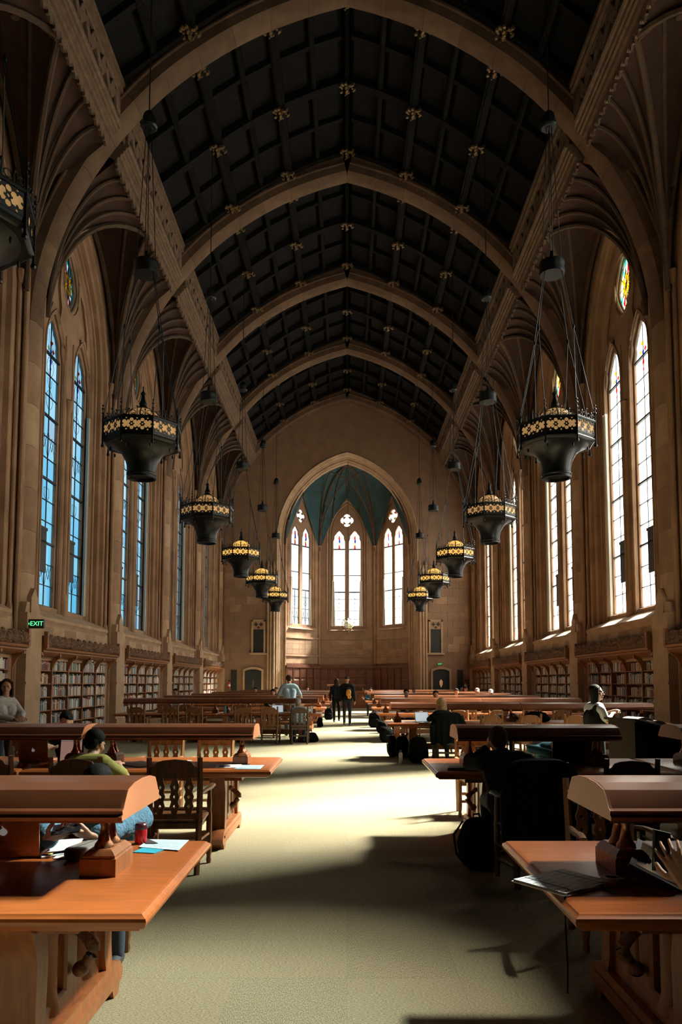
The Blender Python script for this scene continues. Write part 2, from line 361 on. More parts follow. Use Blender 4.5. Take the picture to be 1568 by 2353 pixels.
fr = plate('tracery', [arch(1.9, 3.4, 11.6, 15.1), cusp(-1.12, .70, 3.78, 11.3, 12.5), cusp(1.12, .70, 3.78, 11.3, 12.5), [(u*1.12, 14.02+(z-14.02)*1.06) for u, z in star], [(u*.9+.14, z) for u, z in mou(1)], [(u*.9-.14, z) for u, z in mou(-1)]], .09, STONE, .03, Matrix.Translation((8.68, 0, 0)) @ YZ)
mul = MB()
mul.lathe([(.14, 3.5), (.14, 4.2), (.10, 4.3), (.10, 9.9), (.15, 10.05), (.17, 10.25), (.1, 10.3)], (8.64, 0, 0), 10)
for s in (-1, 1):
    mul.lathe([(.045, 3.6), (.045, 12.2)], (8.63, s*.3, 0), 6)
    mul.tube([(8.63, u, z) for u, z in arch(.74, 3.6, 11.3, 12.65, 7, s*1.12)], .035, 5)
mul.tube([(8.63, s_*.66+0, 14.02+c_*.98) for s_, c_ in [(math.cos(a*PI/10), math.sin(a*PI/10)) for a in range(20)]], .04, 5, closed=True)
mulm = mul.mesh('mullion', STONE)
# glazing: panes as parts, cames, bars, vent, coloured pieces
ZR = [3.78+.62*k for k in range(13)]
pm = {}
def pane(mt, h, wd=.595): return MB().box(-.004, .004, -wd/2, wd/2, -h/2, h/2).mesh('pane', mt)
pmesh = [pane(GL, .60), pane(GLB, .60), pane(GLP, .60)]
cm = MB()
for s in (-1, 1):
    u0 = s*1.12
    cm.box(8.755, 8.785, u0-.01, u0+.01, 3.78, 12.2)
    for k, z in enumerate(ZR):
        hh = .028 if k % 3 == 0 else .009; cm.box(8.75-(.03 if k % 3 == 0 else 0), 8.79, u0-.61, u0+.61, z-hh, z+hh)
    for z0_ in (4.4, 8.2):                               # chevron leading
        for t in (-1, 1):
            for q in (-.28, .28):
                cm.tube([(8.77, u0+q-.25*t, z0_), (8.77, u0+q, z0_+.55), (8.77, u0+q+.02*t, z0_+.6)], .007, 3)
                cm.tube([(8.77, u0+q-.25*t, z0_+.7), (8.77, u0+q, z0_+.2)], .007, 3)
    for z0_ in (10.6, 9.6):                               # scrolls
        for t in (-1, 1): cm.tube([(8.77, u0+t*(.05+.2*math.sin(a*.5)), z0_+.09*a-.03*math.sin(a)) for a in range(0, 11)], .007, 3)
    for q in range(7): cm.tube([(8.77, u0-.5+.17*q, 11.1), (8.77, u0-.4+.13*q, 12.0)], .006, 3)
    cm.tube([(8.77, u0+x_*.17, 7.05+z_*.2) for x_, z_ in [(-1, 1), (1, 1), (1, -.2), (0, -1.2), (-1, -.2)]], .008, 3, closed=True)
camem = cm.mesh('leading', LEAD)
ventm = MB().box(8.72, 8.76, -1.68, -1.13, 4.75, 6.0).box(8.70, 8.78, -1.7, -1.1, 5.98, 6.06).box(8.72, 8.76, .56, 1.11, 4.75, 6.0).box(8.70, 8.78, .54, 1.13, 5.98, 6.06).mesh('vent_box', mat('vent_grey', (.03, .03, .033), .6))
def flat(pts, x, mt, name='glass_piece'): return MB().prism(pts, x-.004, x+.004).mesh(name, mt)
sg = []
for k in range(6):
    a = PI/2+k*PI/3; P = lambda r, b: (r*math.cos(b)*.85, 14.02+r*math.sin(b)*1.25)
    sg.append((flat([P(.02, a), P(.23, a-.5), P(.46, a), P(.23, a+.5)], 8.76, GAMB), 'amber star petal'))
    b = a+PI/6; sg.append((flat([P(.24, b-.1), P(.24, b+.1), P(.52, b+.22), P(.55, b-.22)], 8.76, [GRED, GYEL, GTEAL][k % 3]), 'coloured glass between the star points'))
    sg.append((flat([P(.50, a-.3), P(.49, a), P(.50, a+.3), P(.72, a+.12), P(.72, a-.12)], 8.76, [GTEAL, GYEL, GRED, GGRN][k % 4]), 'coloured border glass'))
sl = MB(); [sl.tube([(8.75, .6*math.cos(a)*0+.02*math.cos(a), 14.02), (8.75, .55*math.cos(a), 14.02+.85*math.sin(a))], .011, 4) for a in [PI/2+k*PI/6 for k in range(12)]]
sl.tube([(8.75, .36*math.cos(k*PI/6)*(1 if k % 2 else .55), 14.02+.55*math.sin(k*PI/6)*(1 if k % 2 else .55)) for k in range(12)], .012, 4, closed=True)
slm = sl.mesh('leading', LEAD); skyp = flat([(u*.99, 14.02+(z-14.02)*.99) for u, z in star], 8.775, GLB, 'pane')
def badge(u0, warm):
    out = []; C2 = [GAMB, GRED, GAMB, GRED] if warm else [GRED, GBLU, GRED, GYEL]
    z = 11.35
    for k, (du, dz, a, b) in enumerate([(0, .26, .08, .12), (0, -.3, .08, .14), (.17, .05, .09, .08), (-.17, .05, .09, .08), (0, 0, .08, .1), (0, -.52, .05, .07), (.1, .3, .05, .05)]):
        mt = GBLU if k == 4 else C2[k % 4]
        out.append(flat([(u0+du-a, z+dz), (u0+du, z+dz-b), (u0+du+a, z+dz), (u0+du, z+dz+b)], 8.762, mt))
    return out
bad = {(-1): badge(-1.12, 0)+badge(1.12, 0), 1: badge(-1.12, 1)+badge(1.12, 1)}
lantop = [flat([(u, z) for u, z in arch(.60, 11.22, 11.25, 12.28, 6, s*1.12)], 8.775, GLB, 'pane') for s in (-1, 1)]
allg = MB()
for s in (-1, 1):
    for k in range(12):
        for q in (-.305, .305): allg.box(8.771, 8.779, s*1.12+q-.298, s*1.12+q+.298, ZR[k]+.01, ZR[k]+.61)
allgm = allg.mesh('glazing', GL)
def curtain_mesh(w_, h_, seed):
    r = random.Random(seed); rows = []
    for i in range(9):
        t = i/8; rows.append([(.05*math.sin(k*1.9+seed)+.02*math.sin(k*.7), (k/16-.5)*w_*(.75+.35*(1-t)), h_*t) for k in range(17)])
    m = MB().grid(rows); m2 = m.mesh('curtain', mat('curtain_linen', (.72, .68, .6), .9)); return m2
CURT = curtain_mesh(.26, 6.6, 1)
WALLS = {}
wi = 0
for s, nm in ((-1, 'left'), (1, 'right')):
    W = thing('wall_'+nm, f'tall stone side wall on the {nm} with pointed windows above the bookcases', 'wall', kind='structure'); WALLS[s] = W
    for bi, yc in enumerate(BAYS):
        sc_ = (s, 1, 1)
        if bi == 0 or (bi == 1 and s < 0): obj('blocked_bay_wall', MB().box(8.2, 9.2, -3.8 if bi else -13, 3.8, 0, 18).mesh('blocked_bay_wall', PANEL), W, (0, yc, 0), sc=sc_); wi += 1; continue  # windows of these unseen bays walled up to darken the foreground
        for n_, me_ in (('upper_wall', lowm), ('window_surround', surr), ('window_sill', sill), ('spandrel', sp)): obj(n_, me_, W, (0, yc-.12, 0), sc=sc_)
        if bi >= 2:
            for b_ in stb: obj('stone_block', b_, W, (0, yc-.12, 0), sc=sc_)
        wi += 1
        ordn = ['behind the viewer', 'beside the viewer', 'just out of view beside the nearest pier', 'nearest fully in view', 'second in view', 'third in view', 'last before the end wall'][bi]
        WN = thing(f'window_{wi}', f'tall traceried two-light window in the {nm} wall, {ordn}', 'window', (0, yc-.12, 0), kind='structure', sc=sc_)
        obj('tracery', big, WN); obj('tracery', fr, WN); obj('mullion', mulm, WN); obj('leading', camem, WN)
        for k in (0, 1): obj('pane', lantop[k], WN)
        if bi in (3, 4):
            obj('vent_box', ventm, WN)
            for sg_ in (-1, 1):
                for k in range(12):
                    for q in (-.305, .305):
                        g = rnd.random(); mt = 0 if (s > 0 or g < .35) else (1 if g < .93 else 2)
                        obj('pane', pmesh[mt], WN, (8.775, sg_*1.12+q, ZR[k]+.31))
        else: obj('glazing', allgm, WN)
        obj('pane', skyp, WN); obj('leading', slm, WN)
        if bi >= 2:
            for me_, lb in sg: obj('glass_piece', me_, WN, label=lb)
            for me_ in bad[s]: obj('glass_piece', me_, WN)
        if bi in (3, 4, 5):
            for q, wh in ((1.66, 'farther'),):
                c = obj('curtain', CURT, None, (s*8.60, yc+q, 3.75), sc=(1, 1, 1 if s < 0 else 1.02))
                tag(c, f'drawn cream curtain at the {wh} light of the {nm} wall window, {ordn}', 'curtain', 'curtains drawn to the window jambs')

for (y0, y1, z0, z1, l_) in ((6.1, 10.25, 3.5, 9.6, 'added dark blind, out of view, blocking low sun at a right window'),):
    bd_ = thing('window_blind', l_, 'blind', (8.45, 8.18, 3.5)); obj('fabric', MB().box(-.01, .01, -2.1, 2.1, 0, 6.55).mesh('fabric', BLACK), bd_); obj('roller', MB().tube([(0, -2.12, 6.57), (0, 2.12, 6.57)], .05, 8).mesh('roller', IRON), bd_)  # unseen blind added to keep low sun off the front right table

# ================================================================ CEILING: vault webs, ribs, cornice, coffers
CE = thing('ceiling', 'dark coffered timber ceiling with side vaults and pierced cornices', 'ceiling', kind='structure')
YB = 3.75-.40
def vcurve(S, T, n=10):
    return [(S[0]+(T[0]-S[0])*(1-math.cos(t*PI/2))**.9, S[1]+(T[1]-S[1])*(1-math.cos(t*PI/2))**.9, S[2]+(T[2]-S[2])*math.sin(t*PI/2)) for t in [k/n for k in range(n+1)]]
web = MB(); ribs = []; XC = 6.35; ZC = 15.75; ZW = 16.45
for s in (-1, 1):
    S = (8.3, s*3.05, 11.7)
    T = [(8.3, 0, ZW), (7.7, 0, ZW), (7.0, 0, ZW-.2), (XC, 0, ZC), (XC, s*.9, ZC), (XC, s*1.8, ZC), (XC, s*2.7, ZC), (XC, s*YB, ZC), (7.2, s*YB, 15.0)]
    web.grid([vcurve(S, t) for t in T])
    for k in (0, 2, 3, 4, 5, 6):
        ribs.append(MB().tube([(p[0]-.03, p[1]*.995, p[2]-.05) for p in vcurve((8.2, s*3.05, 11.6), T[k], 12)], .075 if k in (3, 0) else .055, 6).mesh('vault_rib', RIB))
    web.grid([[(8.3, s*3.05, 11.7), (8.3, s*3.8, 11.7)], [(8.3, s*3.05, 17.5), (8.3, s*3.8, 17.5)]])
ribs.append(MB().tube([(8.3, 0, ZW-.03), (7.6, 0, ZW-.03), (7.0, 0, ZW-.2), (XC, 0, ZC-.1)], .07, 6).ball((7.3, 0, ZW-.2), .14, 8, 5).mesh('vault_rib', RIB))
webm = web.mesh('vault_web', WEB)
# cornice pieces (side +x), bay length +-3.38
Lc = 3.36
tri = []
for k in range(9):
    u = -Lc+.37+k*(2*Lc-.1)/9; a = .27
    tri.append([(u-a, 16.38), (u+a*.9, 16.38), (u+.02, 16.72)]); tri.append([(u-a+.36, 17.0), (u+a+.28, 17.0), (u+.33, 16.66)])
    tri.append(circ((u, 16.93), .07, 8)); tri.append(circ((u+.35, 16.45), .06, 8))
tri = [[(max(-Lc+.04, min(Lc-.04, u)), z) for u, z in t] for t in tri if max(p[0] for p in t) < Lc-.05]
pier_pl = plate('pierced_panel', [[(-Lc, 16.25), (Lc, 16.25), (Lc, 17.1), (-Lc, 17.1)]]+tri, .08, TRAC, .01, Matrix.Translation((6.02, 0, 0)) @ YZ)
topm = MB(); 
for (x0, x1, z0, z1) in ((5.9, 6.2, 17.08, 17.18), (5.95, 6.2, 17.18, 17.24), (5.86, 6.2, 17.24, 17.36), (5.97, 6.2, 17.36, 17.42)): topm.box(x0, x1, -Lc, Lc, z0, z1)
topm = topm.mesh('cornice_moulding', TRAC)
cov = MB().prism([(5.98, 16.26), (5.94, 16.2), (5.98, 16.15), (6.03, 16.15), (6.05, 16.06), (6.10, 16.06), (6.11, 15.98), (6.17, 15.97), (6.19, 15.88), (6.26, 15.88), (6.28, 15.80), (6.36, 15.80), (6.5, 15.9), (6.5, 17.4), (6.2, 17.4), (6.2, 16.26)], -Lc, Lc, 'y').mesh('cove_moulding', TRAC)
fring = MB()
for k in range(18):
    u = -Lc+.18+k*.372
    if u > Lc-.1: break
    fring.prism([(u-.17, 15.82), (u-.19, 15.7), (u-.12, 15.68), (u-.13, 15.58), (u-.05, 15.6), (u, 15.5), (u+.05, 15.6), (u+.13, 15.58), (u+.12, 15.68), (u+.19, 15.7), (u+.17, 15.82)], 6.27, 6.33)
fring = fring.mesh('leaf_fringe', TRAC)
CPX = [(6.05, 17.35), (5.1, 18.12), (4.13, 18.86), (3.12, 19.55), (2.13, 20.1), (1.07, 20.58), (0, 20.95)]
cofs = []; beams = []; boss = None
ys = [-3.36, -1.62, 0.06, 1.74, 3.36]
for i in range(6):
    (xa, za), (xb, zb) = CPX[i], CPX[i+1]
    for j in range(4):
        y0, y1 = ys[j]+.12, ys[j+1]-.12; d = Vector((xb-xa, zb-za)).normalized(); n = Vector((-d.y, d.x)); n = n if n.y > 0 else -n
        p = lambda t, q, h: (xa+(xb-xa)*t+n.x*h, q, za+(zb-za)*t+n.y*h)
        m = MB().add([p(.02, y0-.1, .28), p(.98, y0-.1, .28), p(.98, y1+.1, .28), p(.02, y1+.1, .28), p(.14, y0, .18), p(.86, y0, .18), p(.86, y1, .18), p(.14, y1, .18)], [(0, 1, 5, 4), (1, 2, 6, 5), (2, 3, 7, 6), (3, 0, 4, 7), (4, 5, 6, 7)])
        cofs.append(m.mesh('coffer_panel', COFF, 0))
for i, (x, z) in enumerate(CPX[1:], 1):
    w_ = .13 if i % 2 == 0 else .08; dpt = .12 if i % 2 == 0 else 0
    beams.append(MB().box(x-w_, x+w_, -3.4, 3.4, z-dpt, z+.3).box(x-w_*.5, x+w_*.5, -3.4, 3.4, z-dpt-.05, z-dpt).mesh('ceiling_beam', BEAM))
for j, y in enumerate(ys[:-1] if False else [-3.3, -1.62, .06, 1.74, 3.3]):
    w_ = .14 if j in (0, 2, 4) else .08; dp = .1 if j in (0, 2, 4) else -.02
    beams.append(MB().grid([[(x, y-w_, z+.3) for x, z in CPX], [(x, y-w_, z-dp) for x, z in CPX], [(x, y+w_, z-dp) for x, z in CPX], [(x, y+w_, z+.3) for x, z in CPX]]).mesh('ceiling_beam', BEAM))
bs = MB(); r2 = random.Random(3)
for k in range(26):
    a = r2.random()*2*PI; q = r2.random()**.5*.26; bs.ball((q*math.cos(a), q*math.sin(a), -.05-.12*r2.random()), (.035+.03*r2.random(),)*3, 5, 4)
bs.lathe([(.05, .1), (.12, 0), (.04, -.2)], (0, 0, 0), 6); bossm = bs.mesh('ceiling_boss', GOLD)
for bi, yc in enumerate(BAYS):
    if bi < 1: continue
    for s in (-1, 1):
        sc_ = (s, 1, 1); L0 = (0, yc, 0)
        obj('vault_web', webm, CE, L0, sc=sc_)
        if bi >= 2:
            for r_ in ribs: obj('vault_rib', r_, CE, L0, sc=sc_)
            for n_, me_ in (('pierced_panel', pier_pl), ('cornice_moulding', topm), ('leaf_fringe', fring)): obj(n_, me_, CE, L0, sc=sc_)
        obj('cove_moulding', cov, CE, L0, sc=sc_)
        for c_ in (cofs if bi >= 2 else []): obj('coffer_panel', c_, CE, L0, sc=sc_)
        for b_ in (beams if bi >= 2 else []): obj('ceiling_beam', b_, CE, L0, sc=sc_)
        if bi >= 2:
            for (x, z) in ((2.13, 20.1), (4.13, 18.86)):
                for y in (-3.1, .06, 3.1): obj('ceiling_boss', bossm, CE, (s*x, yc+y, z-.16))
    if bi >= 2:
        for y in (-3.1, .06, 3.1): obj('ceiling_boss', bossm, CE, (0, yc+y, 20.8))
obj('leak_shell', MB().box(-9.4, 9.4, -12.4, 54, 21.3, 21.6).box(-9.4, -9.15, -12.4, 54, 16.4, 21.4).box(9.15, 9.4, -12.4, 54, 16.4, 21.4).mesh('leak_shell', BEAM), CE)  # outer shell added to stop light leaking in above the vaults
tag(obj('wall_entrance', MB().box(-9.3, 9.3, -12.4, -12.15, -.1, 21.4).mesh('wall_entrance', PANEL)), 'dark panelled wall far behind the viewer at the entrance end', 'wall', kind='structure')  # unseen end wall, set far back and dark to weaken bounced light

# ================================================================ END WALL + APSE
YE = 49.6
EW = thing('wall_end', 'stone end wall with a wide pointed chancel arch opening into the apse', 'wall', kind='structure')
EP = [(0, 50.4), (0, 50.2), (.04, 50.12), (.10, 50.10), (.12, 50.0), (.18, 49.96), (.22, 50.0), (.24, 49.86), (.32, 49.82), (.36, 49.70), (.42, 49.66), (.46, 49.6), (.52, 49.54), (.58, 49.6)]
ER = [[(u, d, z) for u, z in arch(4.1+o_, 0, 11.0, 16.25+o_*1.15, 12)] for o_, d in EP]
obj('chancel_arch', MB().grid(ER).mesh('chancel_arch', STONE2), EW)
b2 = []
for (u, d, z) in ER[-1]:
    if z <= 11.0+1e-6: b2.append((math.copysign(9.2, u), YE, z))
    else:
        dx, dz = u, z-10.5; t = min(9.2/max(abs(dx), 1e-6), 10.9/max(dz, 1e-6)); b2.append((dx*t, YE, 10.5+dz*t))
obj('end_wall_face', MB().grid([[(u, YE, z) for u, d, z in ER[-1]], b2]).mesh('end_wall_face', STONE3), EW)
sh = MB()
for s in (-1, 1):
    for q, zt in ((4.78, 9.6), (4.98, 9.3), (5.16, 9.6)):
        sh.lathe([(.13, 0), (.13, .5), (.075, .6), (.075, zt-.5), (.1, zt-.4), (.02, zt)], (s*q, 49.48, 0), 8)
obj('wall_shaft', sh.mesh('wall_shaft', STONE2), EW)
for s in (-1, 1):                                         # separate ashlar blocks
    for r in range(15):
        z0 = 2.0+r*.52 if r else 2.0; x = 5.35+(-.35 if r % 2 else 0)
        while x < 8.0:
            x1 = min(x+.78, 8.05); a_, b_ = max(x, 5.35), x1; zt = z0+.52
            clash = (b_ > 5.15 and a_ < 6.5 and zt > 3.4 and z0 < 5.8) or (b_ > 5.1 and a_ < 7.0 and z0 < 2.75)
            if not clash and b_-a_ > .15:
                obj('stone_block', MB().box(min(s*(a_+.006), s*(b_-.006)), max(s*(a_+.006), s*(b_-.006)), YE-.035-.01*rnd.random(), YE+.02, z0+.006, zt-.006).mesh('stone_block', rnd.choice([STONE3, STONE3, STONE])), EW)
            x = x1
            if x1 >= 8.05: break
# slit niches with pierced heads, and doors
for s, nm, dn in ((-1, 'left', 1), (1, 'right', 2)):
    N = thing('wall_niche', f'narrow dark wall opening with pierced quatrefoil head, {nm} of the apse', 'niche', (s*5.78, YE-.05, 3.55))
    obj('recess', MB().box(-.34, .34, -.01, .03, 0, 2.0).mesh('recess', DARKDOOR), N)
    fm = MB(); [fm.box(*b) for b in ((-.46, -.34, -.08, .05, -.05, 2.1), (.34, .46, -.08, .05, -.05, 2.1), (-.46, .46, -.08, .05, 2.0, 2.12), (-.56, .56, -.14, .05, -.16, -.04))]
    obj('stone_frame', fm.mesh('stone_frame', STONE2), N)
    obj('pierced_head', plate('pierced_head', [[(-.34, 1.5), (.34, 1.5), (.34, 2), (-.34, 2)], foil((-.16, 1.82), .13), foil((.16, 1.82), .13), foil((0, 1.62), .1)], .04, STONE, .005, Matrix.Translation((0, -.03, 0)) @ XZ), N)
    seg = lambda hw, zs, za: [(-hw, 0)]+[(-hw+hw*2*k/10, zs+(za-zs)*math.sin(PI*k/10)**.8) for k in range(11)]+[(hw, 0)]
    D = thing(f'door_{dn}', f'dark arched door in the end wall, {nm} of the apse', 'door', (s*6.1, YE-.04, 0), kind='structure')
    obj('door_leaf', MB().prism(seg(.52, 2.3, 2.42), -.01, .05, 'y').mesh('door_leaf', DARKDOOR), D)
    obj('door_surround', MB().grid([[(u, -.10, z) for u, z in seg(.54, 2.32, 2.46)], [(u, -.10, z) for u, z in seg(.66, 2.42, 2.60)], [(u, .05, z) for u, z in seg(.68, 2.44, 2.62)]]).mesh('door_surround', STONE2), D)
    if s > 0: obj('door_emblem', MB().prism([(0, -.3), (.09, -.1), (.11, .1), (0, .26), (-.11, .1), (-.09, -.1)], -.04, -.012, 'y').mesh('door_emblem', mat('emblem_brass_glow', (.75, .4, .2), .4, emit=(1, .5, .25), es=.2)), D, (0, 0, 1.55), label='small pale orange shield emblem')  # faint emission on the emblem, which is no lamp
    else: obj('door_emblem', MB().prism([(0, -.3), (.07, -.1), (.07, .1), (0, .26), (-.07, .1), (-.07, -.1)], -.04, -.012, 'y').mesh('door_emblem', mat('emblem_dark', (.09, .07, .05), .4)), D, (0, 0, 1.55))
    tag(obj('door_slot', MB().box(-.18, .18, -.03, .03, 0, 2.4).mesh('door_slot', DARKDOOR), None, (s*7.35, YE-.04, 0)), f'narrow dark side doorway beside the corner pier, {nm} of the apse', 'doorway')
# apse shell
AP = thing('wall_apse', 'three-sided stone apse with tall windows behind the chancel arch', 'wall', kind='structure')
PL = [((-4.15, 50.1), (-1.95, 52.9)), ((-1.95, 52.9), (1.95, 52.9)), ((1.95, 52.9), (4.15, 50.1))]
AJ = [(-.02, .30), (0, .18), (.06, .16), (.08, .10), (.14, .07), (.18, .11), (.22, .11), (.26, .04), (.33, .0), (.37, .04), (.40, .02)]
ah = .62
apt = plate('tracery', [arch(1.12, 5.3, 12.0, 14.1), cusp(-.55, .40, 5.55, 11.5, 12.25), cusp(.55, .40, 5.55, 11.5, 12.25), foil((0, 13.0), .46)], .14, STONE3, .02, XZ)
acame = MB()
for s in (-1, 1):
    for z in (7.4, 7.9, 6.6, 9.1, 6.0): acame.box(s*.55-.4, s*.55+.4, -.02, .02, z-(.04 if z in (7.9, 9.1+0) else .012), z+(.04 if z in (7.9,) else .012))
    acame.box(s*.55-.4, s*.55+.4, -.02, .02, 10.9, 10.98); acame.box(s*.55-.012, s*.55+.012, -.015, .015, 5.5, 7.9)
    for q in (-.2, .2): acame.tube([(s*.55+q-.15, 0, 5.8), (s*.55+q, 0, 6.4), (s*.55+q+.15, 0, 5.8)], .012, 3)
    acame.tube([(s*.55+.12*math.sin(t), 0, 6.8+.1*t) for t in range(8)], .012, 3); acame.tube([(s*.55-.12*math.sin(t), 0, 6.8+.1*t) for t in range(8)], .012, 3)
acm = acame.mesh('leading', LEAD)
for k, (a, b) in enumerate(PL):
    a, b = Vector(a), Vector(b); wdt = (b-a).length; c = (a+b)/2; ang = math.atan2(b.y-a.y, b.x-a.x); hw = wdt/2
    F = MB().grid([[(u, d, z) for u, z in arch(1.1+o_, 5.35, 12.0, 14.05+o_*1.2, 8)] for o_, d in AJ])
    ed = [(u, .02, z) for u, z in arch(1.5, 5.35, 12.0, 14.53, 8)]; bd = []
    for (u, d, z) in ed:
        if z <= 12.01: bd.append((math.copysign(hw, u), .02, z))
        else: dx, dz = u, z-11.5; t = min(hw/max(abs(dx), 1e-6), 5/max(dz, 1e-6)); bd.append((dx*t, .02, 11.5+dz*t))
    F.grid([ed, bd]); F.box(-hw, hw, .02, .4, 0, 5.36); F.box(-hw, hw, -.05, .1, 3.35, 3.47); F.box(-hw, hw, -.06, .1, 4.55, 4.68); F.prism([(-.1, 5.2), (.3, 5.45), (.3, 5.2)], -1.3, 1.3)
    for q in (-hw+.05, hw-.05): F.lathe([(.07, 0), (.07, 11), (.12, 11.15)], (q, -.02, 0), 8)
    obj('apse_wall', F.mesh('apse_wall', STONE3 if k == 1 else STONE), AP, (c.x, c.y, 0), ang)
    for r in range(3):
        for j in range(5):
            if 3.5+r*.35 < 4.5: obj('stone_block', MB().box(-hw+.15+j*(wdt-.3)/5+.006, -hw+.15+(j+1)*(wdt-.3)/5-.006, -.005, .05, 3.5+r*.35, 3.84+r*.35).mesh('stone_block', rnd.choice([STONE, STONE3])), AP, (c.x, c.y, 0), ang)
    WN = thing(f'window_{15+k}', ['traceried apse window on the left slanted side', 'central traceried apse window with quatrefoil head', 'traceried apse window on the right slanted side'][k], 'window', (c.x+math.sin(ang)*-.2, c.y+math.cos(ang)*.2, 0), ang, kind='structure')
    obj('tracery', apt, WN); obj('leading', acm, WN)
    for s in (-1, 1):
        for z0, z1 in ((5.56, 7.88), (7.94, 10.9), (11, 12.2)):
            obj('pane', MB().box(s*.55-.39, s*.55+.39, .0, .008, z0, z1).mesh('pane', GL), WN)
        for q, z, mt in ((0, 11.75, GRED), (.02, 11.5, GBLU), (-.02, 11.3, GYEL), (0, 11.1, GRED)): obj('glass_piece', MB().prism([(s*.55+q-.07, z-.13), (s*.55+q+.07, z-.13), (s*.55+q+.05, z+.13), (s*.55+q-.05, z+.13)], -.012, -.004, 'y').mesh('glass_piece', mt), WN)
        if k != 1 or True:
            cu = obj('curtain', MB().grid([[((s*.98-.5*s*.0)+(kk/8-.5)*.16*(2.0-t_), .03*math.sin(kk*2), 5.5+3.2*t_) for kk in range(9)] for t_ in (0, .3, .6, 1)]).mesh('curtain', MATS['curtain_linen']), None, (c.x, c.y-.0, 0), ang)
            cu.location = (c.x-math.sin(ang)*.12, c.y+.12*math.cos(ang), 0)
            tag(cu, f'cream curtain at the {"left" if s < 0 else "right"} edge of the {["left", "central", "right"][k]} apse window', 'curtain', 'curtains of the apse windows')
crown = (0, 50.5, 16.25); aw = MB(); arb = []
base = [(-4.15, 50.1), (-3.05, 51.5), (-1.95, 52.9), (-.98, 52.9), (0, 52.9), (.98, 52.9), (1.95, 52.9), (3.05, 51.5), (4.15, 50.1)]
rows = []
for i, (x, y) in enumerate(base):
    z0 = [10.8, 14.4, 10.8, 13.2, 14.6, 13.2, 10.8, 14.4, 10.8][i]
    P = [(x+(crown[0]-x)*(1-math.cos(t*PI/2)), y+(crown[1]-y)*(1-math.cos(t*PI/2)), z0+(crown[2]-z0)*math.sin(t*PI/2)) for t in [q/10 for q in range(11)]]
    rows.append(P); arb.append(MB().tube([(p[0]*.99, p[1]-.05, p[2]-.05) for p in P], .07 if i in (0, 2, 6, 8) else .045, 6).mesh('vault_rib', RIB))
    for dx in ((-.5, .5) if i in (2, 6) else ()):
        T2 = (crown[0]+dx*2.2, crown[1], crown[2]-.45)
        arb.append(MB().tube([(x+(T2[0]-x)*(1-math.cos(t*PI/2)), y+(T2[1]-y)*(1-math.cos(t*PI/2))-.05, z0+(T2[2]-z0)*math.sin(t*PI/2)-.05) for t in [q/10 for q in range(11)]], .045, 6).mesh('vault_rib', RIB))
aw.grid(rows); aw.add([(-4.3, 50.0, 10.5), (-4.3, 50.0, 17), (4.3, 50.0, 17), (4.3, 50, 10.5), (-4.3, 53.4, 17), (4.3, 53.4, 17)], [(1, 2, 5, 4)])
obj('vault_web', aw.mesh('vault_web', TEAL), AP)
for a_ in arb: obj('vault_rib', a_, AP)
# wainscot of the apse
WS = thing('wainscot', 'dark oak panelled wainscot with carved cresting lining the apse', 'wainscot', (0, 0, 0))
pnm = {}
for k, (a, b) in enumerate(PL):
    a, b = Vector(a), Vector(b); wdt = (b-a).length-.1; c = (a+b)/2; ang = math.atan2(b.y-a.y, b.x-a.x); n = 6 if k == 1 else 5; dx = wdt/n
    off = (c.x+math.sin(ang)*.14, c.y-.14*math.cos(ang), 0)
    F = MB().box(-wdt/2, wdt/2, 0, .08, 0, 2.7)
    for j in range(n+1): F.box(-wdt/2+j*dx-.035, -wdt/2+j*dx+.035, -.06, 0, 0, 2.6)
    F.box(-wdt/2, wdt/2, -.1, .1, 2.58, 2.72)
    for j in range(26): F.prism([(-wdt/2+j*wdt/26, 2.72), (-wdt/2+(j+1)*wdt/26, 2.72), (-wdt/2+(j+.5)*wdt/26, 2.88)], -.05, 0, 'y')
    obj('frame', F.mesh('frame', PANEL), WS, off, ang)
    for j in range(n):
        x0 = -wdt/2+j*dx+.06
        for z0, z1 in ((.1, 1.0), (1.08, 1.8), (1.88, 2.5)):
            obj('panel', MB().add([(x0, -.005, z0), (x0+dx-.12, -.005, z0), (x0+dx-.12, -.005, z1), (x0, -.005, z1), (x0+.06, -.035, z0+.06), (x0+dx-.18, -.035, z0+.06), (x0+dx-.18, -.035, z1-.06), (x0+.06, -.035, z1-.06)], [(0, 1, 5, 4), (1, 2, 6, 5), (2, 3, 7, 6), (3, 0, 4, 7), (4, 5, 6, 7)]).mesh('panel', PANEL, 0), WS, off, ang)
# ================================================================ BOOKCASES
BW = 3.08; LV = [.10, .47, .84, 1.21, 1.57, 1.93]
f_ = MB().box(8.24, 8.55, -BW, BW, 0, .10)
bc_back = MB().box(8.50, 8.56, -BW, BW, 0, 2.35).mesh('back_panel', CARVE)
bc_side = [MB().box(8.2, 8.54, y-.045, y+.045, 0, 2.36).mesh('side_panel', SHELF) for y in (-BW, BW)]
CW = 2*BW/5
bc_div = [MB().box(8.2, 8.52, -BW+CW*k-.03, -BW+CW*k+.03, 0, 2.33).mesh('divider', SHELF) for k in range(1, 5)]
bc_sh = [MB().box(8.225, 8.52, -BW, BW, z-.028, z).mesh('shelf', SHELF) for z in LV]
bc_base = MB().box(8.18, 8.54, -BW, BW, 0, .07).mesh('plinth', SHELF)
co = MB().prism([(8.5, 2.28), (8.15, 2.28), (8.02, 2.33), (7.93, 2.40), (7.93, 2.44), (7.86, 2.46), (7.84, 2.52), (7.90, 2.54), (8.5, 2.54)], -BW-.12, BW+.12, 'y')
for k in range(6): co.box(7.96, 8.14, -BW-.1+k*(2*BW+.2)/5-.05, -BW-.1+k*(2*BW+.2)/5+.05, 2.31, 2.40)
co = co.mesh('cornice', SHELF)
